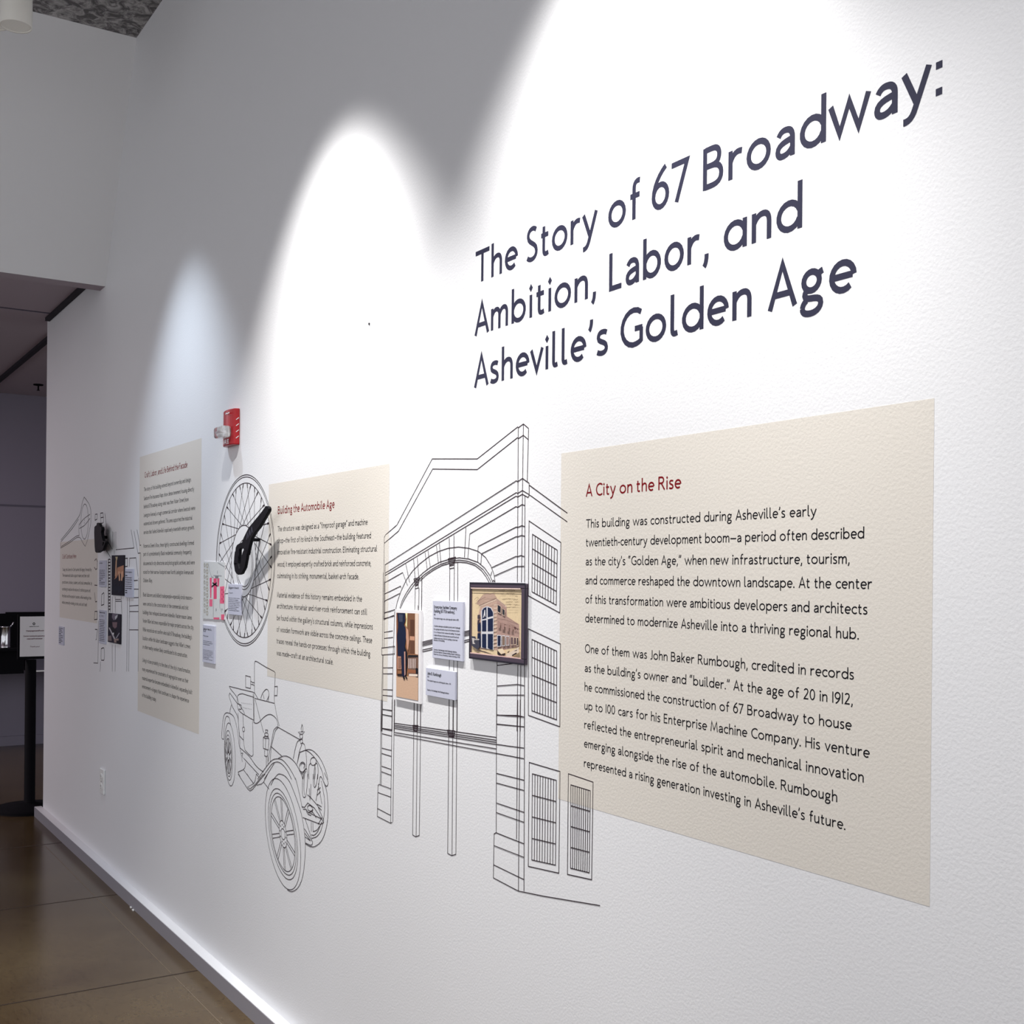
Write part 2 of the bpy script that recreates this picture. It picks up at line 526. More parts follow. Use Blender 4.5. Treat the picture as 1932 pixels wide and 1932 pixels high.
b = MB(); b.box((-11.2, -6.5, 0.0), (-10.79, 3.0, 3.05)); struct('wall_back', b, M['farwall'])
b = MB(); b.box((-10.79, 2.8, 0.0), (-7.53, 3.0, 3.05)); struct('wall_side', b, M['farwall'])
b = MB(); b.box((-10.79, -6.5, 0.0), (-10.77, 2.8, 0.082)); struct('baseboard_back', b, M['farwall'])
b = MB(); b.box((-10.79, -6.5, 2.075), (-10.784, 2.8, 2.09)); struct('trim_2', b, M['grey'])
b = MB(); b.box((-7.45, -0.028, 3.03), (-6.46, -0.002, 3.05)); struct('reveal_shade_strip', b, M['dark'])  # dark strip stands in for the shade in the ceiling reveal
b = MB(); b.box((-7.31, -6.0, 3.046), (-7.295, -0.03, 3.05)); struct('trim_4', b, M['grey'])
b = MB(); b.box((-10.78, 0.09, 3.03), (-7.9, 0.125, 3.05)); struct('trim_5', b, M['dark'])
# baseboard of the exhibition wall, deep and low
b = MB(); b.box((-7.575, -0.0405, 0.052), (4.0, -0.0005, 0.0595), M['base']); b.box((-7.575, -0.042, 0.0), (4.0, -0.0005, 0.0575), M['base_face']); struct('baseboard_right', b, M['base'])  # front face greyer than the top
# floor joints
b = MB()
for x in (-3.1, -4.32, -5.54, -6.76, -7.98, -9.2, -10.42): b.box((x - 0.004, -6.5, -0.001), (x + 0.004, -0.045, 0.0006))
b.build('trim_6', mat('dark_joint', (44, 32, 24), 0.5))['kind'] = 'structure'
b = MB()
for x0, x1 in ((-6.72, -5.56), (-5.52, -4.34), (-4.30, -3.12), (-3.08, -1.9)): b.box((x0, -0.1400, -0.001), (x1, -0.1370, 0.0006))
b.build('trim_7', mat('pale_joint', (112, 98, 82), 0.5))['kind'] = 'structure'
b = MB()
cx, cz = wp(697, 611)
b.lathe([(0.0035, 0), (0.0035, -0.002)], (cx, 0, cz), 10, None, 'y')
tag(b.build('nail_hole', M['dark']), 'tiny dark speck on the bright wall left of the big title', 'mark')

# ------------------------------------------------------------------ lamps overhead
def downlight(x, y, z, label):
    t = thing('cylinder_downlight', label, 'lamp', (x, y, z), 'cylinder lamps by the ceiling')
    c = MB(); c.lathe([(0.050, 0.004), (0.0555, 0.0), (0.0565, 0.004), (0.0565, 0.26), (0.053, 0.265)], (x, y, z), 36); c.build('lamp_body', M['fixture'], t)
    c = MB(); c.lathe([(0.006, 0.26), (0.006, 4.0 - z)], (x, y, z), 12); c.build('stem', M['fixture'], t)
    c = MB(); c.lathe([(0.05, 4.0 - z - 0.02), (0.05, 4.0 - z)], (x, y, z), 24); c.build('canopy', M['fixture'], t)
    c = MB(); c.lathe([(0.049, 0.006), (0.049, 0.012)], (x, y, z), 24); c.build('reflector', M['dark'], t)
    return t
def at_depth(px, py, depth):
    D = CAM_F + CAM_R * ((px - 966) / FPX) - CAM_U * ((py - 966 - SHIFT) / FPX)
    return EYE + D * depth
P = at_depth(30.5, 50.5, 4.32); downlight(P.x, P.y, P.z, 'white cylinder ceiling lamp at the top left corner, the fully seen one')
P = at_depth(-12, 46, 4.5); downlight(P.x, P.y, P.z, 'white cylinder ceiling lamp mostly cut off by the left edge, behind the other cylinder')

# ------------------------------------------------------------------ text panels
WT = 0.0021
def panel(name, label, corners, heading, hpos, paras, seed=0, cream='cream'):
    (xa, za), (xb, zb) = corners
    t = thing(name, label, 'text panel', ((xa + xb) / 2, 0, zb), 'text panels on the wall')
    s = MB(); s.box((xa, -0.0003, zb), (xb, -0.0001, za)); s.build('panel_sheet', M['cream'], t)
    h = MB(); text_into(h, heading, hpos[0], hpos[1], hpos[2], 0.0255, 0.0034, 0.0005, sp=8, space=44); h.build('heading', M['red_ink'], t)
    for para in paras:
        q = MB()
        for s_, x0, x1, z in para:
            text_into(q, s_, x0, x1, z, 0.0178, WT, 0.0005, sp=7, space=50)
        q.build('paragraph', M['ink'], t)
    return t

L3 = ["This building was constructed during Asheville's early", "twentieth-century development boom_a period often described",
      "as the city's `Golden Age,\" when new infrastructure, tourism,", "and commerce reshaped the downtown landscape. At the center",
      "of this transformation were ambitious developers and architects", "determined to modernize Asheville into a thriving regional hub.",
      "One of them was John Baker Rumbough, credited in records", "as the building's owner and `builder.\" At the age of 20 in 1912,",
      "he commissioned the construction of 67 Broadway to house", "up to 100 cars for his Enterprise Machine Company. His venture",
      "reflected the entrepreneurial spirit and mechanical innovation", "emerging alongside the rise of the automobile. Rumbough",
      "represented a rising generation investing in Asheville's future."]
E3 = [-1.3005, -1.2037, -1.2321, -1.1881, -1.1962, -1.2124, -1.2213, -1.2233, -1.2253, -1.1897, -1.2003, -1.2522, -1.2355]
Z3 = [1.6026, 1.5643, 1.5255, 1.4866, 1.4475, 1.4086, 1.3458, 1.3064, 1.2672, 1.2288, 1.1898, 1.1510, 1.1105]
R3 = list(zip(L3, [-1.9245] * 13, E3, Z3))
panel('text_panel', "large pale beige wall panel headed A City on the Rise, right of the building drawing", ((-2.016, 1.764), (-1.079, 1.0295)),
      'A City on the Rise', (-1.9257, -1.6302, 1.667), [R3[:6], R3[6:]])
L2 = ["The structure was designed as a `fireproof garage\" and machine", "shop_the first of its kind in the Southeast_the building featured",
      "innovative fire-resistant industrial construction. Eliminating structural", "wood, it employed expertly crafted brick and reinforced concrete,",
      "culminating in its striking, monumental, basket-arch facade.", "Material evidence of this history remains embedded in the",
      "architecture. Horsehair and river-rock reinforcement can still", "be found within the gallery's structural columns, while impressions",
      "of wooden formwork are visible across the concrete ceilings. These", "traces reveal the hands-on processes through which the building",
      "was made_craft at an architectural scale."]
E2 = [-2.9635, -2.9405, -2.9014, -2.9385, -3.0176, -2.9958, -2.9613, -2.9238, -2.9278, -2.9389, -3.1917]
Z2 = [1.6438, 1.6054, 1.5675, 1.5275, 1.4895, 1.4258, 1.3895, 1.3500, 1.3118, 1.2733, 1.2338]
R2 = list(zip(L2, [-3.6515] * 11, E2, Z2))
panel('text_panel', 'pale beige wall panel headed Building the Automobile Age, between the wheel and the building drawing', ((-3.736, 1.8055), (-2.8295, 1.158)),
      'Building the Automobile Age', (-3.6504, -3.1921, 1.702), [R2[:5], R2[5:]])
L1 = ["The story of this building extends beyond ownership and design.", "Sanborn Fire Insurance Maps show dense tenement housing directly",
      "behind 67 Broadway along what was then Water Street (now", "Lexington Avenue), a rough commercial corridor where livestock were",
      "watered and drovers gathered. This area supported the industrial", "services that fueled Asheville's rapid early-twentieth-century growth.",
      "Known as Green's Row, these tightly constructed dwellings formed", "part of a predominantly Black residential community frequently",
      "documented in city directories and photographic archives, and were", "noted for their narrow footprint near North Lexington Avenue and", "Chicken Alley.",
      "Black laborers and skilled tradespeople_especially brick masons_", "were central to the construction of the commercial and civic",
      "buildings that reshaped downtown Asheville. Master mason James", "Vester Miller led crews responsible for major projects across the city.",
      "While records do not confirm who built 67 Broadway, the building's", "location within this labor landscape suggests that Miller's crews",
      "or other nearby workers likely contributed to its construction.", "Living in close proximity to the sites of the city's transformation,",
      "many experienced the constraints of segregation even as their", "material expertise became embedded in Asheville's expanding built",
      "environment_a legacy that continues to shape the experience", "of this building today."]
E1 = [-4.5978, -4.559, -4.6303, -4.5441, -4.5803, -4.5525, -4.5549, -4.5838, -4.543, -4.5578, -5.1463, -4.5624, -4.6205, -4.5739, -4.5481, -4.5705, -4.5909, -4.6289, -4.5836, -4.6117, -4.5597, -4.6017, -5.0725]
Z1 = [1.872, 1.8315, 1.7947, 1.7555, 1.7177, 1.6788, 1.617, 1.5807, 1.5386, 1.4996, 1.462, 1.3975, 1.357, 1.3185, 1.28, 1.2405, 1.202, 1.163, 1.1025, 1.062, 1.0215, 0.9838, 0.945]
R1 = list(zip(L1, [-5.297] * 23, E1, Z1))
panel('text_panel', 'tall pale grey wall panel headed Craft, Labor, and Life Behind the Facade', ((-5.372, 2.0335), (-4.470, 0.8735)),
      'Craft, Labor, and Life Behind the Facade', (-5.289, -4.6509, 1.9325), [R1[:6], R1[6:11], R1[11:18], R1[18:]])
# the farthest panel
H = crop(90, 920, 0.09317); I = crop(90, 1090, 0.09317)
(x0, z0), (x1, z1) = H([(255, 1105)])[0], I([(1000, 885)])[0]
zt, zb = z0, I([(240, 800)])[0][1]
hx = H([(300, 1440), (578, 1440)])
L0 = ["Today, the Center for Craft carries this legacy forward by", "The museum and studios support makers and their craft", "practitioners, scholars, students, and local communities, by",
      "continuing to explore the nature of crafted spaces &", "the places and the people it sustains, while investing in the", "whole community_training, stories, and craft itself."]
ends = [H([(300, 1690), (890, 1690)]), H([(300, 1810), (848, 1810)]), I([(297, 130), (900, 130)]), I([(295, 262), (865, 285)]), I([(292, 395), (880, 440)]), I([(290, 525), (802, 580)])]
L0 = [s.replace('&', 'and') for s in L0]
panel('text_panel', 'small grey wall panel nearest the end of the wall, headed Craft Continues Here', ((x0, zt), (x1, zb)),
      'Craft Continues Here', (hx[0][0], hx[1][0], hx[0][1]), [[(s, e[0][0], e[1][0], (e[0][1] + e[1][1]) / 2) for s, e in zip(L0, ends)]])

# ------------------------------------------------------------------ big title
t = thing('wall_title', 'large dark title lettering The Story of 67 Broadway high on the wall', 'lettering', (-1.75, 0, 1.95))
for words, z in (([('The', -2.3805, -2.197), ('Story', -2.1584, -1.8962), ('of', -1.8585, -1.758), ('67', -1.7221, -1.618), ('Broadway:', -1.5773, -1.0702)], 2.2005),
                 ([('Ambition,', -2.381, -1.899), ('Labor,', -1.8535, -1.5626), ('@nd', -1.5217, -1.3376)], 2.0755),
                 ([("Asheville's", -2.3812, -1.8565), ('Golden', -1.8155, -1.4519), ('Age', -1.4114, -1.227)], 1.9515)):
    for w, a, c in words:
        q = MB()
        text_into(q, w, a, c, z, 0.0755, 0.0106, 0.0003, sp=9)
        q.build('title_word', M['navy'], t)

# ------------------------------------------------------------------ line drawings printed on the wall
LW, LD = 0.0020, 0.0005
_lay = [0]
def lines(mb, cr, segs, w=LW, d=LD):
    for s in segs:
        closed = s[0] == 'z'
        d = LD + 0.00003 * (_lay[0] % 8)
        _lay[0] += 1
        mb.stroke(cr(s[1:] if closed else s), w, d, None, closed)
def grid(mb, q, nx, ny, w=LW, d=LD):
    def bl(u, v):
        a = [q[0][k] * (1 - u) + q[1][k] * u for k in (0, 1)]
        c = [q[3][k] * (1 - u) + q[2][k] * u for k in (0, 1)]
        return (a[0] * (1 - v) + c[0] * v, a[1] * (1 - v) + c[1] * v)
    mb.stroke(q, w, d, None, True)
    for i in range(1, nx): mb.stroke([bl(i / nx, 0), bl(i / nx, 1)], w, d + 0.00004)
    for j in range(1, ny): mb.stroke([bl(0, j / ny), bl(1, j / ny)], w, d + 0.00008)
A = crop(700, 790, 0.19669); B = crop(700, 1080, 0.15528); D4 = crop(700, 1320, 0.23292); W2 = crop(980, 1170, 0.1139)
bt = thing('building_drawing', 'line drawing on the wall of a corner building with a great arch', 'wall drawing', (-2.5, 0, 1.0))
q = MB()
lines(q, A, [[(128, 1140), (140, 1115), (250, 1018), (588, 385), (1020, 385), (1408, 78), (1414, 86), (1463, 50), (1513, 93), (1510, 195)],
  [(128, 1195), (265, 1077), (592, 482), (1020, 487), (1405, 182), (1416, 190), (1462, 158), (1508, 198)], [(128, 1140), (128, 1195)],
  [(1414, 86), (1405, 1568)], [(1463, 50), (1456, 575), (1445, 1568)], [(1513, 93), (1500, 605)],
  [(135, 1402), (1395, 595), (1408, 603), (1455, 572), (1518, 618), (1518, 735), (1508, 755)], [(1518, 635), (1885, 905)],
  [(135, 1482), (1395, 708), (1408, 716), (1453, 688), (1510, 722), (1885, 990)], [(135, 1505), (1393, 742), (1408, 750), (1453, 724), (1508, 755)]])
q.build('cornice', M['line'], bt)
q = MB(); r3_ = MB()
lines(r3_, A, [[(1478, 740), (1475, 1568)],
  [(948, 1105), (1393, 842), (1408, 850), (1450, 822), (1475, 832)], [(1028, 1225), (1395, 1038), (1408, 1042), (1450, 1025), (1475, 1035)],
  [(1062, 1295), (1395, 1130), (1408, 1133), (1448, 1118), (1475, 1128)], [(1160, 1428), (1393, 1320), (1410, 1322), (1440, 1312), (1472, 1322)],
  [(1185, 1508), (1390, 1418), (1472, 1415)]])
r3_.build('stone_courses', M['line'], bt)
lines(q, A, [[(128, 1195), (122, 1932)], [(138, 1400), (133, 1932)],
  [(135, 1572), (305, 1475), (352, 1602)], [(130, 1682), (285, 1605), (292, 1625)], [(130, 1750), (278, 1675)], [(128, 1862), (232, 1830)], [(125, 1918), (225, 1890)]])
lines(q, B, [['z', (133, 915), (145, 917), (290, 897), (290, 988), (150, 1003), (133, 1002)], [(150, 0), (140, 910)], [(142, 1005), (125, 1930)], [(165, 110), (160, 910)], [(150, 1005), (137, 1930)],
  [(290, 470), (270, 1000), (262, 1500), (258, 1930)], [(290, 1545), (285, 1930)],
  [(165, 493), (287, 452)], [(165, 568), (280, 520)], [(160, 730), (265, 708)], [(158, 803), (270, 788)], [(150, 1160), (265, 1157)], [(150, 1232), (263, 1230)],
  [(148, 1423), (265, 1427)], [(145, 1492), (263, 1503)], [(145, 1663), (258, 1677)], [(140, 1725), (257, 1747)], [(135, 1893), (255, 1910)],
  ])
r2_ = MB()
lines(r2_, B, [[(1533, 1085), (1528, 1930)], [(1785, 1120), (1775, 1930)], [(1822, 1120), (1815, 1930)], [(1868, 1120), (1865, 1930)],
  [(1535, 1130), (1750, 1105)], [(1535, 1380), (1780, 1360), (1862, 1375)], [(1535, 1490), (1862, 1490)], [(1535, 1733), (1785, 1738), (1862, 1757)], [(1535, 1845), (1862, 1875)]])
lines(q, D4, [[(82, 0), (75, 690)], [(90, 0), (84, 690)], [(172, 0), (160, 998)], [(190, 0), (178, 990)], [(95, 77), (170, 90)], [(93, 120), (170, 135)], [(92, 235), (168, 252)], [(90, 275), (168, 295)],
  [(88, 392), (168, 412)], [(88, 435), (168, 460)], [(87, 538), (167, 565)], [(85, 583), (167, 613)], [(65, 686), (58, 695), (52, 945), (160, 1000), (175, 993)], [(65, 686), (163, 722)], [(58, 752), (163, 790)], [(55, 882), (160, 937)]])
lines(r2_, D4, [[(1018, 0), (1015, 1078), (998, 1087), (992, 1443), (1195, 1550), (1400, 1592), (1857, 1668)], [(1015, 1078), (1240, 1167)], [(1190, 0), (1180, 1130)], [(1210, 0), (1195, 1550)], [(1245, 0), (1240, 1553)],
  [(1018, 123), (1240, 140)], [(1018, 197), (1240, 220)], [(1015, 362), (1240, 392)], [(1015, 435), (1240, 478)], [(1018, 597), (1185, 638), (1240, 652)], [(1018, 675), (1240, 735)], [(1018, 837), (1240, 912)], [(1018, 915), (1240, 993)],
  [(998, 1182), (1240, 1277)], [(995, 1338), (1240, 1457)]])
q.build('brick_pier', M['line'], bt); r2_.build('brick_pier', M['line'], bt)
q = MB()
lines(q, A, [[(238, 1825), (255, 1750), (290, 1650), (340, 1545), (400, 1460), (470, 1390), (560, 1320), (650, 1272), (740, 1242), (840, 1230), (940, 1242), (1030, 1272), (1100, 1330), (1150, 1410), (1180, 1490), (1192, 1565)],
  [(275, 1820), (300, 1745), (340, 1670), (385, 1600), (440, 1535), (500, 1478), (570, 1425), (660, 1375), (760, 1345), (850, 1333), (940, 1345), (1030, 1378), (1090, 1430), (1140, 1500), (1168, 1565)],
  [(280, 1828), (310, 1755), (352, 1682), (400, 1612), (455, 1548), (515, 1492), (590, 1440), (670, 1395), (765, 1365), (850, 1355), (930, 1366), (1010, 1395), (1075, 1445), (1120, 1505), (1152, 1567)],
  [(470, 1556), (530, 1500), (600, 1452), (680, 1408), (770, 1382), (850, 1375), (925, 1382), (1000, 1408), (1060, 1455), (1105, 1515), (1140, 1580)],
  [(1192, 1565), (1175, 1548), (1168, 1565)], [(335, 1392), (372, 1570)], [(410, 1348), (425, 1540)], [(445, 1330), (458, 1515)], [(520, 1285), (540, 1445)], [(548, 1265), (570, 1425)], [(628, 1215), (648, 1390)], [(657, 1195), (672, 1385)],
  [(752, 1145), (755, 1340)], [(797, 1115), (797, 1335)], [(912, 1042), (898, 1330)], [(948, 1105), (930, 1338)], [(1028, 1225), (1025, 1370)], [(1062, 1295), (1055, 1395)], [(1160, 1465), (1150, 1505)]])
q.build('arch', M['line'], bt)
for (a, w_, h_, y0), la_, lb_, ld_ in (
    ((440, 58, -12, 1530), [[(425, 1625), (422, 1840)], [(462, 1620), (458, 1840)], [(490, 1500), (487, 1840)]], [[(535, 400), (525, 1930)], [(572, 400), (560, 1930)], [(618, 60), (600, 1930)]], [[(350, 0), (338, 1095), (362, 1110), (392, 1100), (405, 0)], [(378, 0), (366, 1108)]]),
    ((777, 74, -18, 1338), [[(757, 1440), (755, 1745)], [(800, 1435), (798, 1745)], [(833, 1375), (833, 1745)]], [[(957, 300), (950, 1930)], [(1010, 300), (1003, 1930)], [(1055, 300), (1048, 1930)]], [[(633, 0), (622, 1245), (655, 1263), (688, 1253), (697, 0)], [(665, 0), (657, 1262)]])):
    q = MB()
    for k in range(5):
        i_ = k * 3.5
        lines(q, A, [[(a - w_ / 2 + i_, y0 + k * 15 + 6), (a + w_ / 2 - i_, y0 + k * 15 + 6 + h_)]])
    lines(q, A, [['z', (a - w_ / 2 + 14, y0 + 74), (a + w_ / 2 - 14, y0 + 64), (a + w_ / 2 - 14, y0 + 92), (a - w_ / 2 + 14, y0 + 100)], [(a - w_ / 2, y0 + 6), (a - w_ / 2 + 16, y0 + 74)], [(a + w_ / 2, y0 + 6 + h_), (a + w_ / 2 - 16, y0 + 66)]] + la_)
    lines(q, B, lb_)
    lines(q, D4, ld_)
    q.build('column', M['line'], bt)
q = MB()
lines(q, B, [[(600, 852), (1195, 706)], [(600, 868), (1195, 722)], [(600, 884), (1195, 740)], [(600, 899), (1195, 758)], [(600, 948), (1195, 814)], [(600, 970), (1195, 836)]])
lines(q, D4, [[(190, 190), (1015, 305)], [(190, 205), (1015, 328)], [(190, 218), (1015, 345)], [(190, 232), (1015, 362)], [(190, 265), (1015, 398)], [(190, 283), (1015, 435)],
  ['z', (338, 208), (382, 208), (376, 255), (345, 250)], [(340, 220), (381, 222)], [(342, 232), (379, 236)], ['z', (618, 246), (682, 254), (672, 302), (630, 296)], [(621, 260), (679, 270)], [(625, 274), (676, 286)], [(628, 286), (674, 296)]])
q.build('transoms', M['line'], bt)
for cr, o4, i4 in ((A, [(1517, 980), (1823, 1187), (1812, 1862), (1510, 1698)], [(1550, 1108), (1788, 1260), (1778, 1787), (1545, 1660)]),
                   (W2, [(150, 143), (683, 395), (672, 1765), (150, 1575)], [(210, 318), (620, 512), (618, 1650), (208, 1500)]),
                   (D4, [(1282, 508), (1532, 582), (1522, 1405), (1275, 1350)], [(1308, 600), (1502, 653), (1495, 1340), (1303, 1298)]),
                   (D4, [(1600, 600), (1800, 668), (1788, 1458), (1592, 1415)], [(1620, 690), (1777, 738), (1768, 1402), (1617, 1365)])):
    q = MB()
    q.stroke(cr(o4), LW, LD, None, True)
    grid(q, cr(i4), 9, 4)
    q.build('window', M['line'], bt)

# the motor car
Ec = crop(410, 1240, 0.11905); Gc = crop(410, 1460, 0.11905)
ct = thing('car_drawing', 'line drawing on the wall of an early open motor car', 'wall drawing', (-3.6, 0, 0.6))
CW = 0.0023
def sm(pts, n=4):                                   # smooth curve through points
    out = []
    for k in range(len(pts) - 1):
        p = [pts[max(k - 1, 0)], pts[k], pts[k + 1], pts[min(k + 2, len(pts) - 1)]]
        for j in range(n):
            u = j / n
            out.append(tuple(0.5 * (2 * p[1][c] + (p[2][c] - p[0][c]) * u + (2 * p[0][c] - 5 * p[1][c] + 4 * p[2][c] - p[3][c]) * u * u + (3 * p[1][c] - p[0][c] - 3 * p[2][c] + p[3][c]) * u ** 3) for c in (0, 1)))
    return out + [pts[-1]]
def ell(c, a, b_, t0=0, t1=360, n=48):
    return [(c[0] + b_[0] * math.cos(math.radians(t0 + (t1 - t0) * k / n)) + a[0] * math.sin(math.radians(t0 + (t1 - t0) * k / n)),
             c[1] + b_[1] * math.cos(math.radians(t0 + (t1 - t0) * k / n)) + a[1] * math.sin(math.radians(t0 + (t1 - t0) * k / n))) for k in range(n + 1)]
q = MB()
lines(q, Ec, [[(590, 560), (590, 100), (600, 62), (625, 65), (780, 160), (905, 225), (920, 245), (912, 460)], [(905, 610), (908, 735)], ['z', (450, 290), (530, 312), (528, 495), (450, 475)],
  sm([(530, 375), (560, 398), (592, 400)]), sm([(535, 430), (565, 432), (592, 452)]), ['z', (910, 465), (955, 460), (950, 605), (905, 608)],
  sm([(690, 650), (720, 570), (770, 510), (805, 520), (820, 590), (808, 690)]), [(730, 590), (745, 665)], [(820, 610), (785, 688)]], CW)
q.build('windscreen', M['line'], ct)
q = MB()
lines(q, Ec, [[(190, 460), (380, 508), (560, 550), (595, 568), (645, 655)], [(595, 650), (908, 730)], sm([(190, 460), (210, 500), (310, 630), (350, 750), (415, 850), (435, 905)]),
  sm([(200, 565), (240, 620), (320, 730), (380, 760), (380, 820), (340, 820)]), sm([(200, 565), (188, 620), (215, 700), (250, 800), (320, 930), (340, 1080), (355, 1280), (360, 1430), (372, 1500)]), [(230, 740), (205, 830), (200, 880)],
  [(570, 580), (580, 1030)], [(582, 580), (584, 1020)], [(585, 635), (400, 577)], sm([(400, 577), (345, 590), (318, 640), (325, 800), (370, 870), (470, 935), (575, 995)]), [(600, 665), (690, 1020), (735, 1190)],
  sm([(575, 1025), (610, 1045), (660, 1030), (740, 950), (810, 908), (870, 915), (940, 980), (965, 1090)]), [(910, 730), (940, 900), (985, 1090)],
  sm([(330, 880), (335, 1000), (350, 1240)]), [(350, 1240), (415, 1310)], [(408, 900), (415, 1090)], sm([(415, 1190), (420, 1350), (440, 1470)]), sm([(440, 1470), (500, 1535), (545, 1570), (568, 1545), (570, 1500)]), [(570, 1500), (560, 1010)],
  ['z'] + ell((418, 1140), (0, 38), (18, 0), n=16)] + [[(385 + 22 * k, 718 + 3 * k), (389 + 22 * k, 730 + 3 * k)] for k in range(8)] + [[(405 + 22 * k, 788 + 5 * k), (408 + 22 * k, 803 + 5 * k)] for k in range(7)], CW)
q.build('car_body', M['line'], ct)
q = MB()
lines(q, Ec, [[(950, 1100), (1320, 1310)], sm([(950, 1100), (900, 1150), (880, 1230), (850, 1400), (825, 1520), (810, 1650)]), sm([(968, 1110), (920, 1170), (885, 1300), (855, 1450), (840, 1650)]), [(850, 1410), (1030, 1570)],
  sm([(1320, 1310), (1270, 1340), (1240, 1440), (1205, 1610)]), [(1340, 1380), (1300, 1500), (1265, 1690)], sm([(1345, 1350), (1385, 1390), (1405, 1500), (1415, 1620), (1415, 1770)]),
  ['z'] + sm([(1345, 1065), (1330, 1130), (1338, 1180), (1355, 1170), (1357, 1110), (1345, 1065)]), ['z', (1285, 1185), (1385, 1180), (1350, 1220), (1310, 1215)], sm([(1320, 1220), (1308, 1250), (1330, 1298), (1355, 1260), (1345, 1225)]), ['z', (1310, 1300), (1350, 1300), (1355, 1360), (1325, 1370)]], CW)
q.build('bonnet', M['line'], ct)
q = MB()
lines(q, Ec, [['z', (730, 1270), (760, 1282), (820, 1285), (812, 1465), (770, 1458), (730, 1440)], [(770, 1280), (765, 1450)], ['z', (765, 1150), (802, 1155), (790, 1200), (770, 1195)], ['z'] + ell((780, 1225), (0, 28), (30, 6), n=14), [(735, 1270), (750, 1250), (815, 1265)],
  [(750, 1465), (750, 1560), (780, 1575), (797, 1560), (800, 1468)], [(778, 1575), (780, 1730)], [(800, 1565), (804, 1690)]], CW)
q.build('side_lamp', M['line'], ct)
q = MB(); r2_ = MB()
lines(q, Ec, [['z'] + ell((1350, 1740), (10, -78), (48, 10), n=24), sm([(1325, 1720), (1340, 1680), (1385, 1700), (1370, 1760)]), sm([(1380, 1790), (1345, 1850), (1325, 1810)]), sm([(1360, 1932), (1375, 1830), (1405, 1770), (1425, 1790), (1435, 1932)]), sm([(1375, 1932), (1388, 1840), (1410, 1800)])], CW)
lines(r2_, Ec, [['z'] + ell((1522, 1650), (8, -62), (46, 8), n=24),
  sm([(1450, 1760), (1460, 1700), (1490, 1680)]), sm([(1525, 1932), (1545, 1740), (1565, 1680), (1590, 1700), (1600, 1800), (1592, 1932)]), [(1560, 1740), (1545, 1932)], [(1450, 1760), (1455, 1932)]], CW)
lines(q, Gc, [sm([(1360, 0), (1350, 180), (1355, 340), (1385, 372), (1412, 310), (1440, 0)]), sm([(1385, 0), (1372, 200), (1385, 340)])], CW)
lines(r2_, Gc, [sm([(1592, 0), (1575, 150), (1548, 212), (1525, 170), (1520, 0)]), sm([(1548, 0), (1540, 120), (1550, 185)])], CW)
q.build('headlamp', M['line'], ct); r2_.build('headlamp', M['line'], ct)
q = MB()
lines(q, Ec, [sm([(355, 1430), (500, 1560), (600, 1700), (680, 1780), (735, 1815)]), [(420, 1600), (660, 1860)], [(330, 1820), (415, 1780)], sm([(415, 1780), (440, 1740), (452, 1660)]), [(415, 1780), (570, 1990)], [(372, 1500), (400, 1660)], [(380, 1520), (408, 1520), (395, 1560), (410, 1600)], [(330, 1820), (380, 1932)]], CW)
lines(q, Gc, [[(330, 0), (480, 235), (520, 272), (560, 245), (690, 80), (760, 0)], [(470, 0), (575, 155), (480, 208), (520, 240), (600, 170), (730, 0)], sm([(620, 0), (600, 110), (575, 155)]), [(625, 180), (700, 160), (735, 130), (800, 0)], [(735, 130), (820, 240)], [(620, 0), (665, 60)]], CW)
q.build('running_board', M['line'], ct)
q = MB()
lines(q, Ec, [sm([(105, 1300), (72, 1280), (75, 1180), (85, 1050), (105, 930), (140, 882), (200, 890), (260, 940), (300, 1060), (325, 1200), (350, 1420)]), sm([(215, 1080), (190, 960), (150, 935), (128, 980), (112, 1080), (103, 1300)])], CW)
q.build('fender', M['line'], ct)
q = MB()
lines(q, Ec, [
  sm([(640, 1932), (760, 1760), (860, 1640), (940, 1610), (1030, 1625), (1120, 1720), (1200, 1850), (1240, 1940)]), sm([(690, 1932), (800, 1780), (870, 1690), (940, 1660), (1010, 1680), (1100, 1780), (1180, 1935)]), [(745, 1932), (905, 1680)],
  sm([(970, 1600), (1060, 1565), (1150, 1590), (1250, 1690), (1330, 1850), (1355, 1935)]), ],CW)
q.build('fender', M['line'], ct)
q = MB()
lines(q, Ec, [sm([(1390, 1475), (1460, 1462), (1540, 1500), (1640, 1620), (1720, 1800), (1755, 1940)]), sm([(1400, 1472), (1480, 1520), (1580, 1640), (1660, 1800), (1692, 1940)]), [(1310, 1505), (1400, 1472)], [(1310, 1505), (1265, 1690)]], CW)
lines(q, Gc, [sm([(1700, -20), (1755, 120), (1750, 180), (1725, 192), (1690, 130), (1650, 50), (1625, 65), (1600, 220), (1565, 430)])], CW)
q2 = MB(); lines(q2, Gc, [sm([(1240, 60), (1300, 300), (1340, 500), (1355, 540)])], CW); q2.build('fender_stay', M['line'], ct)
q.build('fender', M['line'], ct)
def spokes(q, cr, c, hub, rim, n, ph, w, sp=3.0):
    for k in range(n):
        for dlt in (-sp, sp):
            t0 = math.radians(ph + 360 * k / n)
            pts = []
            for (a, b_), dd in ((hub, dlt * 2.6), (rim, dlt)):
                tt = t0 + math.radians(dd)
                pts.append((c[0] + b_[0] * math.cos(tt) + a[0] * math.sin(tt), c[1] + b_[1] * math.cos(tt) + a[1] * math.sin(tt)))
            q.stroke(cr(pts), w, LD + 0.00004 + 0.00003 * (k % 3))
q = MB()
fc = (1043, 955)
for a, b_ in (((-95, -880), (265, 70)), ((-85, -720), (218, 60)), ((-78, -648), (195, 55)), ((-62, -592), (180, 50)), ((-20, -215), (58, 15)), ((-6, -88), (32, 8))):
    q.stroke(Gc(ell(fc, a, b_)), CW, LD, None, True)
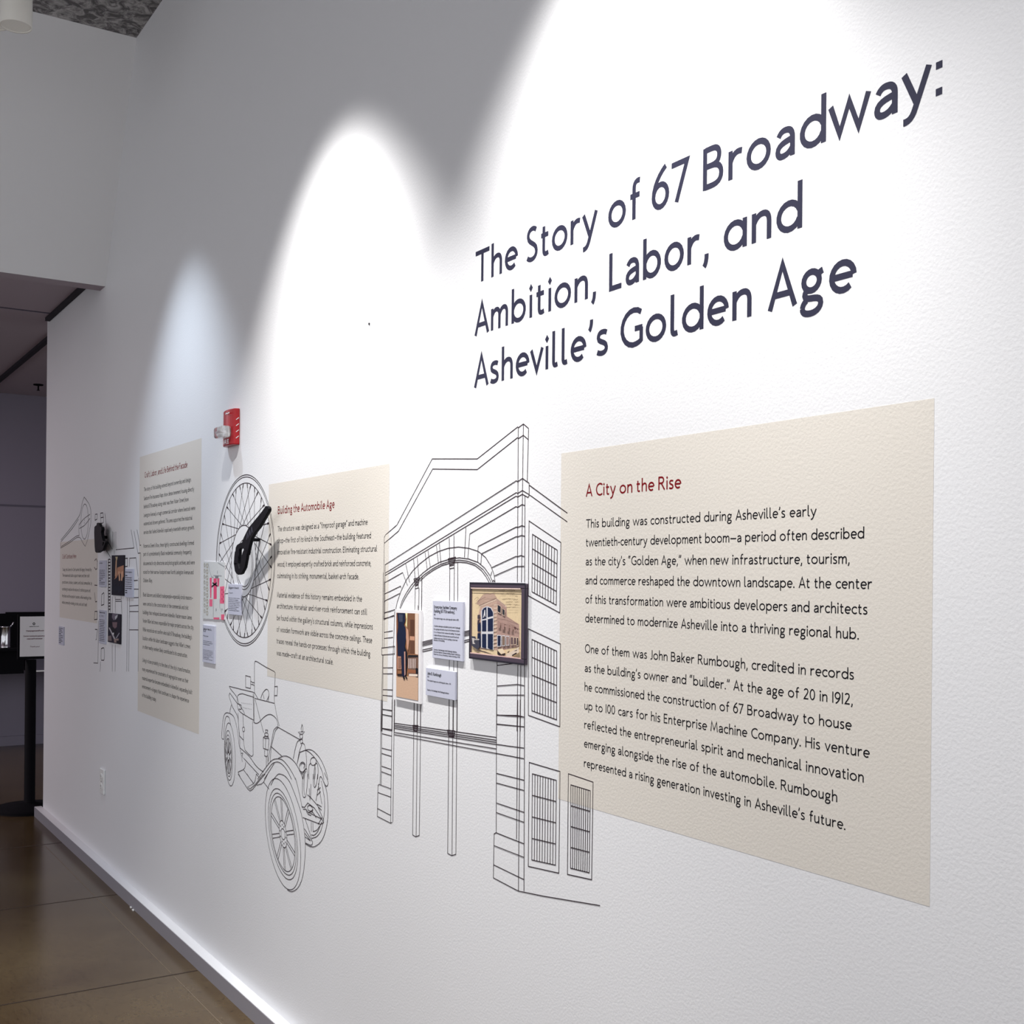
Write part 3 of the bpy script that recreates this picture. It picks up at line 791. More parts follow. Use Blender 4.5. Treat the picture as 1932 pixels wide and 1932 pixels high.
spokes(q, Gc, fc, ((-20, -215), (58, 15)), ((-62, -592), (180, 50)), 10, 8, CW)
lines(q, Gc, [sm([(850, 180), (900, 80), (960, 10), (1010, 5), (1080, 40), (1150, 130), (1230, 320), (1330, 620), (1385, 950), (1395, 1250), (1360, 1600), (1290, 1790), (1190, 1865), (1110, 1838)])], CW)
for k in range(10):
    a = math.radians(36 * k + 18)
    q.stroke(Gc(ell((fc[0] + 45 * math.cos(a) - 14 * math.sin(a), fc[1] + 12 * math.cos(a) - 150 * math.sin(a)), (0, -9), (4, 0), n=8)), CW * 0.8, LD, None, True)
q.build('wheel', M['line'], ct)
q = MB()
for cc, a, b_ in (((200, 1540), (-15, -500), (85, 20)), ((182, 1555), (-10, -395), (62, 10)), ((178, 1560), (-8, -330), (50, 8)), ((178, 1565), (-6, -280), (44, 8)), ((176, 1570), (-2, -60), (15, 3))):
    q.stroke(Ec(ell(cc, a, b_, n=36)), CW, LD, None, True)
spokes(q, Ec, (177, 1566), ((-2, -60), (15, 3)), ((-6, -280), (44, 8)), 10, 18, CW)
q.build('wheel', M['line'], ct)
q = MB()
lines(q, Gc, [sm([(1690, 130), (1740, 300), (1757, 600), (1730, 850), (1660, 1050), (1560, 1145), (1480, 1152), (1400, 1108)]), sm([(1650, 110), (1700, 400), (1695, 640), (1650, 880), (1580, 990), (1500, 1020)]), sm([(1655, 760), (1600, 900), (1540, 970), (1490, 965)]), sm([(1625, 820), (1580, 890), (1515, 915)]),
  [(1600, 150), (1660, 480)], [(1585, 260), (1640, 215)], [(1580, 340), (1640, 280)], [(1585, 480), (1655, 520)], [(1600, 520), (1655, 575)], [(1490, 760), (1490, 915)], [(1515, 770), (1520, 912)], [(1600, 800), (1660, 690)]], CW)
q.build('wheel', M['line'], ct)
q = MB()
lines(q, Gc, [[(1355, 690), (1640, 800), (1690, 770), (1655, 715), (1430, 600)], [(1340, 520), (1385, 530), (1435, 460), (1540, 540), (1660, 720)], [(1430, 330), (1480, 370), (1590, 500), (1690, 740)], sm([(1385, 870), (1440, 960), (1490, 1040), (1512, 1085), (1488, 1130), (1400, 1095)]), [(1390, 940), (1480, 1060)], [(1395, 1000), (1470, 1055)], [(1390, 700), (1500, 1035)], [(1360, 560), (1410, 560), (1450, 620), (1500, 590), (1540, 640), (1570, 700)],
  ['z'] + ell((1470, 545), (0, 45), (40, 10), n=16), [(1410, 580), (1440, 640), (1490, 660)], [(1520, 560), (1500, 620)], [(1460, 230), (1470, 420)], [(1485, 160), (1480, 400)]], CW)
q.build('axle', M['line'], ct)

# the spoked wheel
wt = thing('wheel_drawing', 'line drawing on the wall of a wire spoked wheel behind the mounted wrench', 'wall drawing', (-3.976, 0, 1.248))
WC = (-3.976, 1.551)
def circ(r, n=72, c=WC): return [(c[0] + r * math.cos(2 * math.pi * k / n), c[1] + r * math.sin(2 * math.pi * k / n)) for k in range(n)]
q = MB()
for r in (0.3035, 0.296, 0.2745): q.stroke(circ(r), 0.0028, LD, None, True)
q.build('rim', M['line'], wt)
HB = crop(370, 880, 0.09319)
hubtop, hubl, hubr = wp(460, 991), wp(437, 1052), wp(483, 1050)
hubbot = wp(459, 1126)
hc = ((hubl[0] + hubr[0]) / 2, (hubtop[1] + hubbot[1]) / 2)
ha_, hb_ = (hubr[0] - hubl[0]) / 2, (hubtop[1] - hubbot[1]) / 2
def hube(k, n=60): return [(hc[0] + ha_ * k * math.cos(2 * math.pi * i / n), hc[1] + hb_ * k * math.sin(2 * math.pi * i / n)) for i in range(n)]
q = MB()
q.stroke(hube(1.0), 0.0028, LD, None, True)
hc2 = (hc[0] + 0.01, hc[1] - 0.012)
for k in (0.70, 0.62): q.stroke([(hc2[0] + (x - hc[0]), hc2[1] + (y - hc[1])) for x, y in hube(k)], 0.0026, LD, None, True)
q.build('hub', M['line'], wt)
q = MB()
for k in range(44):
    a = 2 * math.pi * (k + 0.3) / 44
    sgn = 1 if k % 2 else -1
    bn = a + sgn * 0.62
    r0 = 0.2735
    p0 = (WC[0] + r0 * math.cos(a), WC[1] + r0 * math.sin(a))
    p1 = (hc[0] + ha_ * math.cos(bn), hc[1] + hb_ * math.sin(bn))
    q.stroke([p0, p1], 0.0022, LD + 0.00004 + 0.00003 * (k % 5))
    dv = Vector(p1) - Vector(p0); dv.normalize()
    q.stroke([p0, (p0[0] + dv.x * 0.017, p0[1] + dv.y * 0.017)], 0.0062, LD + 0.00022)
q.build('spokes', M['line'], wt)

# street map and hook sketch near the end of the wall
mt = thing('street_map_drawing', 'faint street plan drawing with small houses, right of the small grey panel', 'wall drawing', (-6.0, 0, 1.0))
def parts_of(cr, segs, w, name):
    for sg in segs:
        q = MB(); lines(q, cr, [sg], w); q.build(name, M['line'], mt)
parts_of(H, [['z', (965, 540), (1005, 535), (1000, 640), (960, 660)], ['z', (1070, 520), (1120, 510), (1130, 600), (1075, 610)], [(1130, 605), (1130, 700), (1105, 725), (1080, 715), (1075, 610)], ['z', (1105, 965), (1145, 960), (1145, 1070), (1110, 1075)],
  ['z', (1560, 1435), (1620, 1430), (1615, 1595), (1560, 1600)], [(950, 1480), (985, 1440), (1010, 1500), (1000, 1640), (975, 1660), (945, 1610)]], 0.0045, 'house')
parts_of(I, [[(950, 150), (1005, 155)], [(950, 300), (970, 490), (1000, 480)], [(1095, 340), (1140, 300)], [(1095, 340), (1088, 560), (1140, 540), (1140, 310)], ['z', (955, 685), (1005, 680), (1005, 840), (945, 850)], [(960, 1045), (1005, 1050), (990, 1240), (975, 1260)],
  ['z'] + sm([(1085, 1440), (1110, 1425), (1145, 1440), (1145, 1650), (1110, 1670), (1085, 1650), (1085, 1440)])], 0.0045, 'house')
parts_of(H, [[(1160, 520), (1185, 750), (1215, 1080), (1310, 1250)], [(1130, 750), (1150, 1000), (1190, 1270), (1280, 1420)], [(1315, 890), (1320, 1250)], [(1345, 900), (1350, 1350)], [(1380, 890), (1380, 1230)], [(1380, 1257), (1750, 1222)], [(1690, 850), (1750, 1222)], [(1750, 880), (1830, 1330), (1885, 1325)], [(1810, 850), (1870, 1170), (1892, 1165)],
  [(1655, 1600), (1660, 1430), (1790, 1420), (1830, 1800)], [(1745, 1885), (1825, 1875)], [(1885, 1340), (1880, 1932)]], 0.0035, 'street')
parts_of(I, [[(1745, 55), (1825, 50)], [(1745, 230), (1840, 232)], [(1740, 405), (1840, 400)], [(1660, 572), (1840, 560)], [(1660, 685), (1840, 685)], [(1655, 1055), (1840, 1055)], [(1880, 0), (1880, 400)], [(1845, 0), (1832, 1900)], [(1620, 410), (1600, 1900)], [(1660, 410), (1640, 1900)], [(1370, 440), (1480, 440)], [(1375, 478), (1500, 478)], [(1370, 380), (1375, 720)], [(1490, 380), (1505, 730)], [(1310, 380), (1310, 720)], [(1310, 1350), (1310, 1900)], [(1370, 1350), (1365, 1900)],
  [(930, 1725), (1020, 1730)], [(1030, 870), (1018, 1720)], [(1075, 1700), (1060, 1900)]], 0.0035, 'street')
q = MB()
top, bot = H([(1228, 1455), (1272, 1450)]), I([(1232, 705), (1268, 700)])
q.stroke([top[0], bot[0]], 0.012, LD, M['line']); q.stroke([top[1], bot[1]], 0.008, LD, M['line'])
for k in range(17):
    u = k / 17
    a = [top[0][c] * (1 - u) + bot[0][c] * u for c in (0, 1)]; c_ = [top[1][c] * (1 - u) + bot[1][c] * u for c in (0, 1)]
    q.stroke([a, c_], 0.006, LD, M['line'])
q.build('railway', M['line'], mt)
q = MB()
lines(q, H, [sm([(740, 190), (700, 310), (670, 480), (640, 570), (560, 690), (450, 840), (270, 1060)]), sm([(625, 640), (540, 770), (440, 900), (270, 1095)]), [(260, 1110), (265, 1225)], sm([(265, 1225), (440, 1120), (560, 1030), (620, 1005), (665, 1025), (710, 1110), (760, 1190)]), sm([(275, 1195), (450, 1080), (570, 990), (635, 970)]),
  sm([(740, 190), (800, 270), (850, 360), (878, 500), (875, 700), (840, 900), (800, 1080), (760, 1190)]), ['z'] + ell((750, 688), (5, -355), (75, 0)), sm([(635, 755), (700, 670), (760, 610), (860, 540)]), sm([(640, 830), (700, 795), (760, 750), (860, 620)]), sm([(640, 740), (632, 840), (640, 980)]), [(745, 645), (748, 665)], [(745, 705), (748, 725)]], 0.0034)
tag(q.build('shuttle_drawing', M['line']), 'faint outline drawing of a pointed oval tool overlapping the small grey panel', 'wall drawing')

# ------------------------------------------------------------------ caption cards and pictures
def card(label, corners, rows, d=0.0055, top=None):
    """corners in the photograph, read at the card's front"""
    p = [wp(x, y, d) for x, y in corners]
    xa, xb = (p[0][0] + p[3][0]) / 2, (p[1][0] + p[2][0]) / 2
    za, zb = (p[0][1] + p[1][1]) / 2, (p[2][1] + p[3][1]) / 2
    t = thing('caption_card', label, 'caption card', ((xa + xb) / 2, 0, zb), 'caption cards on the wall')
    s = MB(); s.box((xa, -d, zb), (xb, 0, za)); s.build('card', M['board'], t, bevel=0.0006, seg=1)
    hgt, wid = za - zb, xb - xa
    for part, rr in rows:
        q = MB()
        for s_, v, f0, f1, cap, wt_ in rr:
            if cap < 0: cap = -cap * hgt; wt_ = cap * 0.17
            text_into(q, s_, xa + wid * f0, xa + wid * f1, za - hgt * v, cap, wt_, d + 0.0003, sp=7, space=50)
        q.build(part, M['ink'], t)
    return t
card('grey caption card headed Enterprise Machine Company, left of the framed picture', [(817, 1133), (873, 1135.5), (873, 1248), (815, 1241)], [
  ('heading', [('Enterprise Machine Company', 0.135, 0.05, 0.81, 0.0078, 0.0011), ('Building [67-71 Broadway],', 0.205, 0.05, 0.74, 0.0078, 0.0011)]),
  ('caption', [('1912', 0.26, 0.05, 0.1, 0.0045, 0.0006), ('The original image was a photograph taken in 1912', 0.322, 0.05, 0.87, 0.0042, 0.0006)]),
  ('caption', [('A Southern developer and builder by birth, John B. Rumbough', 0.455, 0.05, 0.92, 0.0042, 0.0006), ('ran a garage and machine shop for the Enterprise Machine', 0.508, 0.05, 0.90, 0.0042, 0.0006), ('Co. in a fireproof brick commercial building. The facade', 0.562, 0.05, 0.92, 0.0042, 0.0006), ('is inlaid with bands of brick and stone around the arch and', 0.615, 0.05, 0.88, 0.0042, 0.0006), ('windows and is one of the first buildings to the front', 0.665, 0.05, 0.84, 0.0042, 0.0006), ('elevation of the building.', 0.70, 0.05, 0.42, 0.0042, 0.0006)]),
  ('credit', [('Courtesy of the Rumbough, John B. Rumbough collection,', 0.865, 0.05, 0.82, 0.0040, 0.0006), ('Enterprise Machine Company building, Special Collections,', 0.905, 0.05, 0.93, 0.0040, 0.0006), ('University Library, Broadway Avenue drawing of 1912', 0.945, 0.05, 0.92, 0.0040, 0.0006)])])
card('small grey caption card headed John B Rumbough, below the Enterprise Machine Company card', [(802.5, 1260), (859, 1266.5), (858, 1321), (804, 1312)], [
  ('heading', [('John B. Rumbough', 0.25, 0.06, 0.54, 0.0078, 0.0011)]), ('caption', [('1911', 0.35, 0.06, 0.12, 0.0045, 0.0006), ('The original image was a photograph taken c. 1911', 0.48, 0.06, 0.86, 0.0042, 0.0006)]), ('credit', [('Courtesy of the Rumbough, John B. Rumbough collection', 0.82, 0.06, 0.80, 0.0040, 0.0006)])])
def greek(n, v0, v1, f0, ends, cap=0.006, w=0.0011):
    words = ['made in the city of Asheville for craft and trade', 'tools and materials from the building and its makers', 'records of the people who worked along the street', 'the machine shop and garage on Broadway in 1912']
    return [(words[k % 4][:44].strip(), v0 + (v1 - v0) * k / max(1, n - 1), f0, ends[k % len(ends)], -0.5 * (v1 - v0) / max(1, n - 1), w) for k in range(n)]
card('grey caption card over the wheel drawing, right of the street map print', [(429.7, 1101.5), (453.5, 1103), (456, 1162), (430.5, 1158.5)], [('heading', [('Alligator Wrench', 0.15, 0.05, 0.82, 0.0075, 0.0012)]), ('caption', [('Iron', 0.31, 0.05, 0.38, 0.005, 0.0008)]), ('caption', greek(8, 0.47, 0.87, 0.05, [0.88, 0.8, 0.93, 0.9, 0.92, 0.84, 0.7], 0.0075, 0.0016))])
card('tall grey caption card below the street map print', [(382.5, 1178.5), (405, 1181.5), (404.5, 1253), (382, 1248.5)], [('heading', [('Sanborn Map Co.,', 0.13, 0.06, 0.76, 0.0075, 0.0012), ('No. 8', 0.185, 0.06, 0.26, 0.0075, 0.0012)]), ('caption', [('Paper', 0.31, 0.06, 0.5, 0.005, 0.0008)] + greek(3, 0.44, 0.53, 0.06, [0.78, 0.84, 0.62], 0.0075, 0.0016)), ('caption', greek(7, 0.68, 0.92, 0.06, [0.85, 0.88, 0.86, 0.8, 0.88, 0.55], 0.006, 0.0012))])
card('grey caption card below the black iron fitting, left of the striped railway line', [(186.9, 1057), (199.7, 1058), (199, 1107.5), (187, 1107.5)], [('heading', [('Iron hook', 0.12, 0.05, 0.5, 0.0075, 0.0012)]), ('caption', greek(9, 0.38, 0.9, 0.04, [0.9, 0.85, 0.88, 0.9, 0.8, 0.6, 0.3], 0.008, 0.002))])
card('grey caption card right of the photograph of hands at work', [(235.8, 1073), (251, 1073.5), (250.5, 1127.5), (235.5, 1127)], [('heading', [('Brick masons', 0.14, 0.06, 0.85, 0.008, 0.0014)]), ('caption', greek(9, 0.25, 0.85, 0.05, [0.3, 0.85, 0.88, 0.84, 0.86, 0.9, 0.85, 0.3], 0.008, 0.002))])
card('long grey caption card left of the lower black and white photograph', [(187.4, 1151), (199.6, 1152), (198.4, 1215), (186.2, 1213.5)], [('heading', [('Workers at the site', 0.09, 0.06, 0.88, 0.008, 0.0014), ('c. 1912', 0.19, 0.06, 0.7, 0.007, 0.0012)]), ('caption', greek(13, 0.3, 0.93, 0.05, [0.85, 0.88, 0.86, 0.8, 0.88], 0.007, 0.0017))])
card('small narrow caption card below the small grey panel', [(110.6, 1181.5), (120, 1182.8), (119.7, 1217.5), (110.8, 1216)], [('caption', greek(9, 0.12, 0.9, 0.08, [0.85, 0.6, 0.8, 0.5, 0.88], 0.008, 0.0018))])

def picture_fill(cr, d, bgpoly, polys, strokes=()):
    q = MB()
    q.poly(cr(bgpoly), d, polys[0])
    for k, (rgb, pts) in enumerate(polys[1:]):
        q.poly(cr(pts), d + 0.00006 * (k + 1), flat(rgb))
    for rgb, pts, w in strokes:
        q.stroke(cr(pts), w, d + 0.00006 * (len(polys) + 3), flat(rgb))
    return q
# framed sketch of the building
FD = 0.008
ft = thing('framed_picture', 'dark framed sepia sketch of a brick corner building with handwriting, hung on the arch drawing', 'picture', (-2.275, 0, 1.303))
fo = [wp(x, y, FD) for x, y in ((886.5, 1099), (991.5, 1101.5), (990, 1253.5), (885.5, 1242.5))]
FX = crop(880, 1090, 0.08798, 0.0045)
fi = FX([(122, 214), (1200, 232), (1192, 1742), (112, 1620)])
xa, xb, za, zb = (fo[0][0] + fo[3][0]) / 2, (fo[1][0] + fo[2][0]) / 2, (fo[0][1] + fo[1][1]) / 2, (fo[2][1] + fo[3][1]) / 2
ia, ib, ja, jb = (fi[0][0] + fi[3][0]) / 2, (fi[1][0] + fi[2][0]) / 2, (fi[0][1] + fi[1][1]) / 2, (fi[2][1] + fi[3][1]) / 2
q = MB()
q.box((xa, -FD, ja), (xb, 0, za)); q.box((xa, -FD, zb), (xb, 0, jb)); q.box((xa, -FD, jb), (ia, 0, ja)); q.box((ib, -FD, jb), (xb, 0, ja))
q.build('frame', M['frame'], ft, bevel=0.0015)
q = MB()
q.stroke([(xa + .001, za - .001), (xb - .001, za - .001), (xb - .001, zb + .001), (xa + .001, zb + .001)], 0.004, FD + 0.0004, None, True)
q.build('frame_edge', M['frame_edge'], ft)
cream_i, pink, rose, ltp, navy_i, whi, drk = (216, 194, 158), (172, 142, 132), (188, 158, 142), (206, 182, 164), (26, 36, 66), (206, 204, 208), (52, 42, 44)
polys = [flat(cream_i), (rose, [(300, 600), (660, 445), (660, 1560), (560, 1545), (250, 1530), (230, 900)]), ((182, 154, 138), [(215, 560), (250, 480), (380, 350), (600, 340), (655, 440), (300, 600)]),
  (pink, [(660, 445), (860, 600), (870, 830), (1130, 1000), (1140, 1480), (660, 1570)]), (ltp, [(300, 590), (660, 445), (860, 600), (860, 640), (660, 480), (300, 625)])]
for k in range(12):
    y = 560 + 80 * k
    if y < 1500: polys.append((ltp, [(590, y + 8), (655, y), (655, y + 36), (590, y + 44)]))
polys += [(whi, [(322, 720), (360, 645), (450, 608), (545, 640), (590, 745), (590, 1550), (322, 1500)]), (navy_i, [(345, 700), (380, 655), (438, 630), (438, 870), (345, 895)]), (navy_i, [(465, 632), (530, 655), (578, 745), (578, 820), (465, 850)]),
  (navy_i, [(345, 920), (435, 905), (435, 1150), (345, 1150)]), (navy_i, [(468, 890), (578, 865), (578, 1145), (468, 1150)]), (navy_i, [(345, 1205), (435, 1205), (435, 1520), (345, 1490)]), (navy_i, [(468, 1205), (578, 1205), (575, 1545), (520, 1535), (468, 1500)]),
  (navy_i, [(250, 1000), (318, 960), (318, 1150), (250, 1150)]), (navy_i, [(250, 1190), (318, 1190), (318, 1480), (240, 1450)]), ((70, 62, 72), [(250, 800), (305, 790), (300, 870), (250, 880)]),
  ((64, 56, 66), [(255, 910), (305, 900), (265, 1010), (245, 1000)]), (whi, [(370, 860), (400, 690), (415, 690), (425, 855), (405, 800), (390, 850)]),
  (ltp, [(675, 565), (760, 612), (755, 780), (672, 735)]), ((40, 42, 52), [(685, 580), (750, 622), (745, 760), (683, 722)]), (ltp, [(778, 650), (842, 690), (838, 825), (778, 790)]), ((52, 52, 58), [(786, 662), (834, 696), (830, 812), (786, 780)]),
  (whi, [(672, 1225), (765, 1228), (760, 1475), (672, 1478)]), ((36, 40, 66), [(685, 1242), (750, 1245), (746, 1462), (685, 1464)])]
for x, w, y0, y1, rgb in ((785, 55, 1250, 1450, (128, 106, 92)), (870, 60, 1260, 1440, (150, 124, 118)), (970, 48, 1275, 1430, (104, 84, 86)), (1045, 34, 1285, 1425, (72, 52, 60)), (1103, 28, 1290, 1450, (58, 48, 52))):
    polys.append((whi if x < 900 else ltp, [(x - 8, y0 - 16), (x + w + 8, y0 - 14), (x + w + 8, y1 + 14), (x - 8, y1 + 14)]))
    polys.append((rgb, [(x, y0), (x + w, y0 + 4), (x + w, y1), (x, y1)]))
for x, y, w, h in ((695, 930, 50, 130), (775, 960, 60, 140), (880, 980, 55, 150), (970, 1010, 45, 130)): polys.append(((158, 128, 120), [(x, y), (x + w, y + 22), (x + w, y + h + 18), (x, y + h)]))
polys += [((72, 40, 44), [(1050, 1045), (1078, 1060), (1078, 1120), (1056, 1105)]), ((88, 60, 60), [(1110, 1080), (1124, 1090), (1124, 1125), (1110, 1115)]),
  ((66, 66, 78), [(120, 1250), (215, 1260), (240, 1340), (300, 1330), (310, 1480), (260, 1540), (180, 1490), (130, 1440)]), ((190, 184, 180), [(140, 1290), (200, 1300), (185, 1380), (215, 1420), (160, 1420)]), ((180, 174, 170), [(200, 1310), (300, 1310), (300, 1335), (200, 1335)]),
  ((92, 78, 74), [(250, 1540), (420, 1580), (600, 1650), (420, 1610), (240, 1560)]), ((226, 206, 176), [(690, 1535), (800, 1515), (860, 1605), (770, 1640)]), (drk, [(690, 1560), (770, 1640), (760, 1700), (690, 1640)]), (drk, [(770, 1645), (855, 1612), (870, 1640), (820, 1670)]),
  ((214, 196, 178), [(870, 1650), (1080, 1530), (1150, 1480), (1160, 1600), (1000, 1690), (900, 1700)]), (drk, [(900, 1600), (960, 1560), (930, 1610)]), (drk, [(1050, 1570), (1120, 1540), (1100, 1570)]), (drk, [(1000, 1660), (1100, 1600), (1110, 1625), (1020, 1680)])]
random.seed(4)
ink = (84, 66, 56)
st = []
def scrawl(x0, y0, x1, amp=18):
    n_ = int((x1 - x0) / 14)
    return [(x0 + 14 * k, y0 + (amp * (1 if k % 2 else -1) * random.uniform(0.15, 1)) - k * 0.5) for k in range(n_)]
for x0, y0, x1 in ((720, 280, 880), (905, 275, 1090), (765, 350, 860), (890, 345, 1085), (1075, 400, 1150), (800, 462, 1000), (1040, 475, 1160), (870, 522, 1040), (1070, 525, 1160), (905, 578, 1010), (1040, 580, 1140), (890, 640, 990), (1015, 638, 1110)):
    st.append((ink, scrawl(x0, y0, x1), 0.0007))
st += [((120, 96, 88), [(215, 560), (300, 500), (390, 355), (470, 345), (540, 355), (600, 330), (655, 300)], 0.0007), ((110, 84, 80), [(260, 510), (445, 410)], 0.0008), ((110, 84, 80), [(200, 470), (260, 415), (290, 440), (240, 500)], 0.0007), ((96, 70, 64), [(300, 600), (660, 445), (860, 600)], 0.0009), ((130, 104, 98), [(690, 870), (860, 900), (1130, 1000)], 0.0009), ((140, 112, 104), [(660, 905), (860, 900)], 0.0007), ((150, 124, 110), [(870, 830), (1130, 1000)], 0.0008), ((236, 210, 200), [(125, 222), (1192, 238)], 0.0022), ((226, 190, 184), [(112, 1608), (1190, 1730)], 0.0022)]
picture_fill(FX, 0.0045, [(118, 210), (1203, 228), (1195, 1746), (108, 1624)], polys, st).build('sketch', None, ft)
# photograph of the standing man
PD = 0.006
pt = thing('photograph', 'narrow white bordered sepia photograph of a dark suited person on a porch', 'picture', (-2.78, 0, 1.24))
PX = crop(735, 1120, 0.11388, PD)
po = PX([(98, 262), (522, 280), (505, 1828), (80, 1745)])
xa, xb, za, zb = (po[0][0] + po[3][0]) / 2, (po[1][0] + po[2][0]) / 2, (po[0][1] + po[1][1]) / 2, (po[2][1] + po[3][1]) / 2
q = MB(); q.box((xa, -PD, zb), (xb, 0, za)); q.build('border', M['paper'], pt)
sep = [flat((150, 104, 74)), ((228, 206, 190), [(425, 326), (482, 330), (478, 1010), (425, 1000)]), ((122, 84, 62), [(300, 325), (420, 328), (418, 1000), (300, 1000)]), ((90, 58, 44), [(345, 430), (415, 434), (413, 700), (345, 700)]), ((196, 146, 120), [(340, 705), (418, 712), (416, 775), (335, 770)]), ((102, 68, 52), [(345, 780), (414, 785), (412, 990), (345, 985)]), ((230, 222, 170), [(262, 322), (300, 323), (290, 560), (268, 520), (285, 420)]),
  ((132, 84, 60), [(116, 318), (140, 318), (135, 1330), (118, 1330)]), ((204, 170, 144), [(116, 1360), (478, 1380), (475, 1772), (114, 1704)]), ((120, 92, 80), [(300, 1040), (478, 1050), (475, 1370), (310, 1340)]), ((36, 34, 38), [(315, 1015), (478, 1020), (478, 1055), (305, 1060)]), ((150, 96, 68), [(310, 1250), (440, 1270), (440, 1320), (310, 1310)]), ((24, 26, 34), [(440, 1230), (478, 1240), (475, 1390), (440, 1380)]), ((232, 214, 198), [(330, 1330), (470, 1335), (470, 1372), (325, 1366)])]
for k in range(5): sep.append(((214, 196, 190), [(320 + 27 * k, 1075), (332 + 27 * k, 1078), (330 + 27 * k, 1240), (318 + 27 * k, 1235)]))
sep += [((196, 148, 126), [(140, 1040), (206, 1040), (206, 1250), (140, 1250)]), ((60, 40, 36), [(160, 1060), (172, 1060), (172, 1240), (160, 1240)]), ((60, 40, 36), [(185, 1060), (196, 1060), (196, 1240), (185, 1240)]), ((40, 32, 34), [(138, 1330), (210, 1325), (210, 1370), (138, 1365)]),
  ((24, 32, 58), [(135, 320), (272, 322), (262, 380), (270, 440), (245, 510), (270, 560), (280, 660), (278, 760), (262, 900), (250, 1000), (248, 1110), (258, 1380), (212, 1370), (200, 1040), (145, 1030), (132, 700), (150, 560), (150, 470)]), ((60, 66, 84), [(160, 340), (230, 345), (225, 470), (170, 465)]), ((196, 148, 124), [(285, 560), (320, 600), (335, 780), (318, 940), (300, 900), (282, 720)]), ((20, 22, 34), [(262, 860), (300, 960), (305, 1120), (285, 1370), (268, 1380), (256, 1100)]), ((198, 150, 136), [(252, 960), (272, 960), (275, 1340), (258, 1360)]), ((16, 16, 24), [(230, 1370), (262, 1378), (262, 1425), (240, 1415)]), ((16, 16, 24), [(272, 1350), (308, 1400), (300, 1420), (275, 1395)])]
picture_fill(PX, PD + 0.0004, [(116, 316), (483, 330), (476, 1772), (114, 1704)], sep).build('photo_print', None, pt)
# map print
MD = 0.003
MX = crop(375, 1050, 0.1139, MD)
mp = thing('map_print', 'pale street map print with pink building blocks, left of the wheel drawing', 'picture', (-4.4, 0, 1.4))
mo = MX([(80, 80), (432, 92), (420, 1045), (62, 1028)])
pg = [flat((214, 216, 216)), ((226, 92, 128), [(182, 355), (216, 350), (208, 690), (190, 690)]), ((228, 84, 124), [(245, 362), (298, 362), (297, 702), (246, 706)]), ((214, 92, 124), [(306, 362), (342, 362), (334, 500), (308, 490)]), ((236, 104, 138), [(352, 498), (424, 492), (422, 778), (352, 778)]), ((234, 110, 142), [(178, 706), (228, 706), (226, 826), (178, 824)]), ((224, 104, 136), [(246, 1008), (342, 1010), (340, 1042), (246, 1040)]), ((230, 100, 132), [(372, 960), (426, 958), (416, 1052), (372, 1048)])]
ms = [((40, 30, 40), [(215, 500), (300, 435)], 0.006), ((40, 30, 40), [(230, 435), (310, 490)], 0.006), ((120, 122, 128), [(275, 338), (325, 340)], 0.008), ((170, 172, 176), [(160, 110), (180, 230), (210, 330), (245, 345)], 0.003), ((176, 178, 182), [(246, 312), (380, 316)], 0.003), ((150, 152, 158), [(310, 230), (310, 280)], 0.003), ((170, 172, 176), [(320, 100), (432, 170)], 0.003), ((174, 178, 180), [(345, 700), (350, 840), (385, 930)], 0.003), ((170, 174, 176), [(246, 706), (240, 1000)], 0.003), ((176, 178, 182), [(430, 560), (424, 960)], 0.003), ((130, 132, 140), [(290, 860), (290, 900)], 0.006), ((130, 132, 140), [(388, 860), (386, 890)], 0.006)]
for k in range(9): ms.append(((182, 176, 160), ell((140, 150 + 98 * k), (0, 32), (14, 0), n=10), 0.004)); ms.append(((190, 186, 176), ell((98, 140 + 95 * k), (0, 26), (11, 0), n=8), 0.004))
for k in range(6): ms.append(((168, 52, 88), [(385 + (k % 2) * 20, 540 + 38 * k), (392 + (k % 2) * 20, 560 + 38 * k)], 0.006))
q = picture_fill(MX, MD, [(80, 80), (432, 92), (420, 1045), (62, 1028)], pg, ms)
q.build('map_sheet', None, mp)
q = MB()
q.prism([(x * 1.0, z) for x, z in mo], 0.0, MD - 0.0003); q.build('backing', M['paper'], mp)
# two far photographs
HX, IX = crop(90, 920, 0.09317, 0.006), crop(90, 1090, 0.09317, 0.006)
ht = thing('photograph', 'dark photograph of hands at work, between two grey caption cards', 'picture', (-5.75, 0, 1.35))
c4 = [HX([(1295, 1372)])[0], HX([(1547, 1366)])[0], IX([(1532, 366)])[0], IX([(1290, 350)])[0]]
q = MB(); q.prism(c4, 0.0, 0.0055); q.build('backing', M['dark'], ht)
q = MB(); q.poly(c4, 0.0061, flat((18, 20, 34)))
for k, (rgb, pts) in enumerate([((176, 164, 130), [(1370, 1400), (1420, 1400), (1405, 1470), (1385, 1470)]), ((190, 150, 122), [(1378, 1470), (1402, 1470), (1392, 1800), (1362, 1800)]), ((176, 126, 100), [(1410, 1620), (1540, 1570), (1540, 1800), (1500, 1860), (1480, 1740), (1440, 1730), (1400, 1820), (1350, 1860), (1395, 1740)]), ((206, 160, 132), [(1430, 1700), (1460, 1690), (1470, 1880), (1445, 1890)]), ((206, 160, 132), [(1490, 1710), (1530, 1690), (1510, 1890), (1485, 1880)])]): q.poly(HX(pts), 0.0062 + 0.00006 * k, flat(rgb))
for k in range(9):
    x = 1310 + 24 * k
    q.stroke(IX([(x, 120 + (k * 37) % 60), (x + 8, 250 + (k * 53) % 70)]), 0.004, 0.0068, flat((54, 66, 82)))
q.build('photo_print', None, ht)
bt2 = thing('photograph', 'lower black and white photograph of busy machinery, right of the long caption card', 'picture', (-5.85, 0, 1.05))
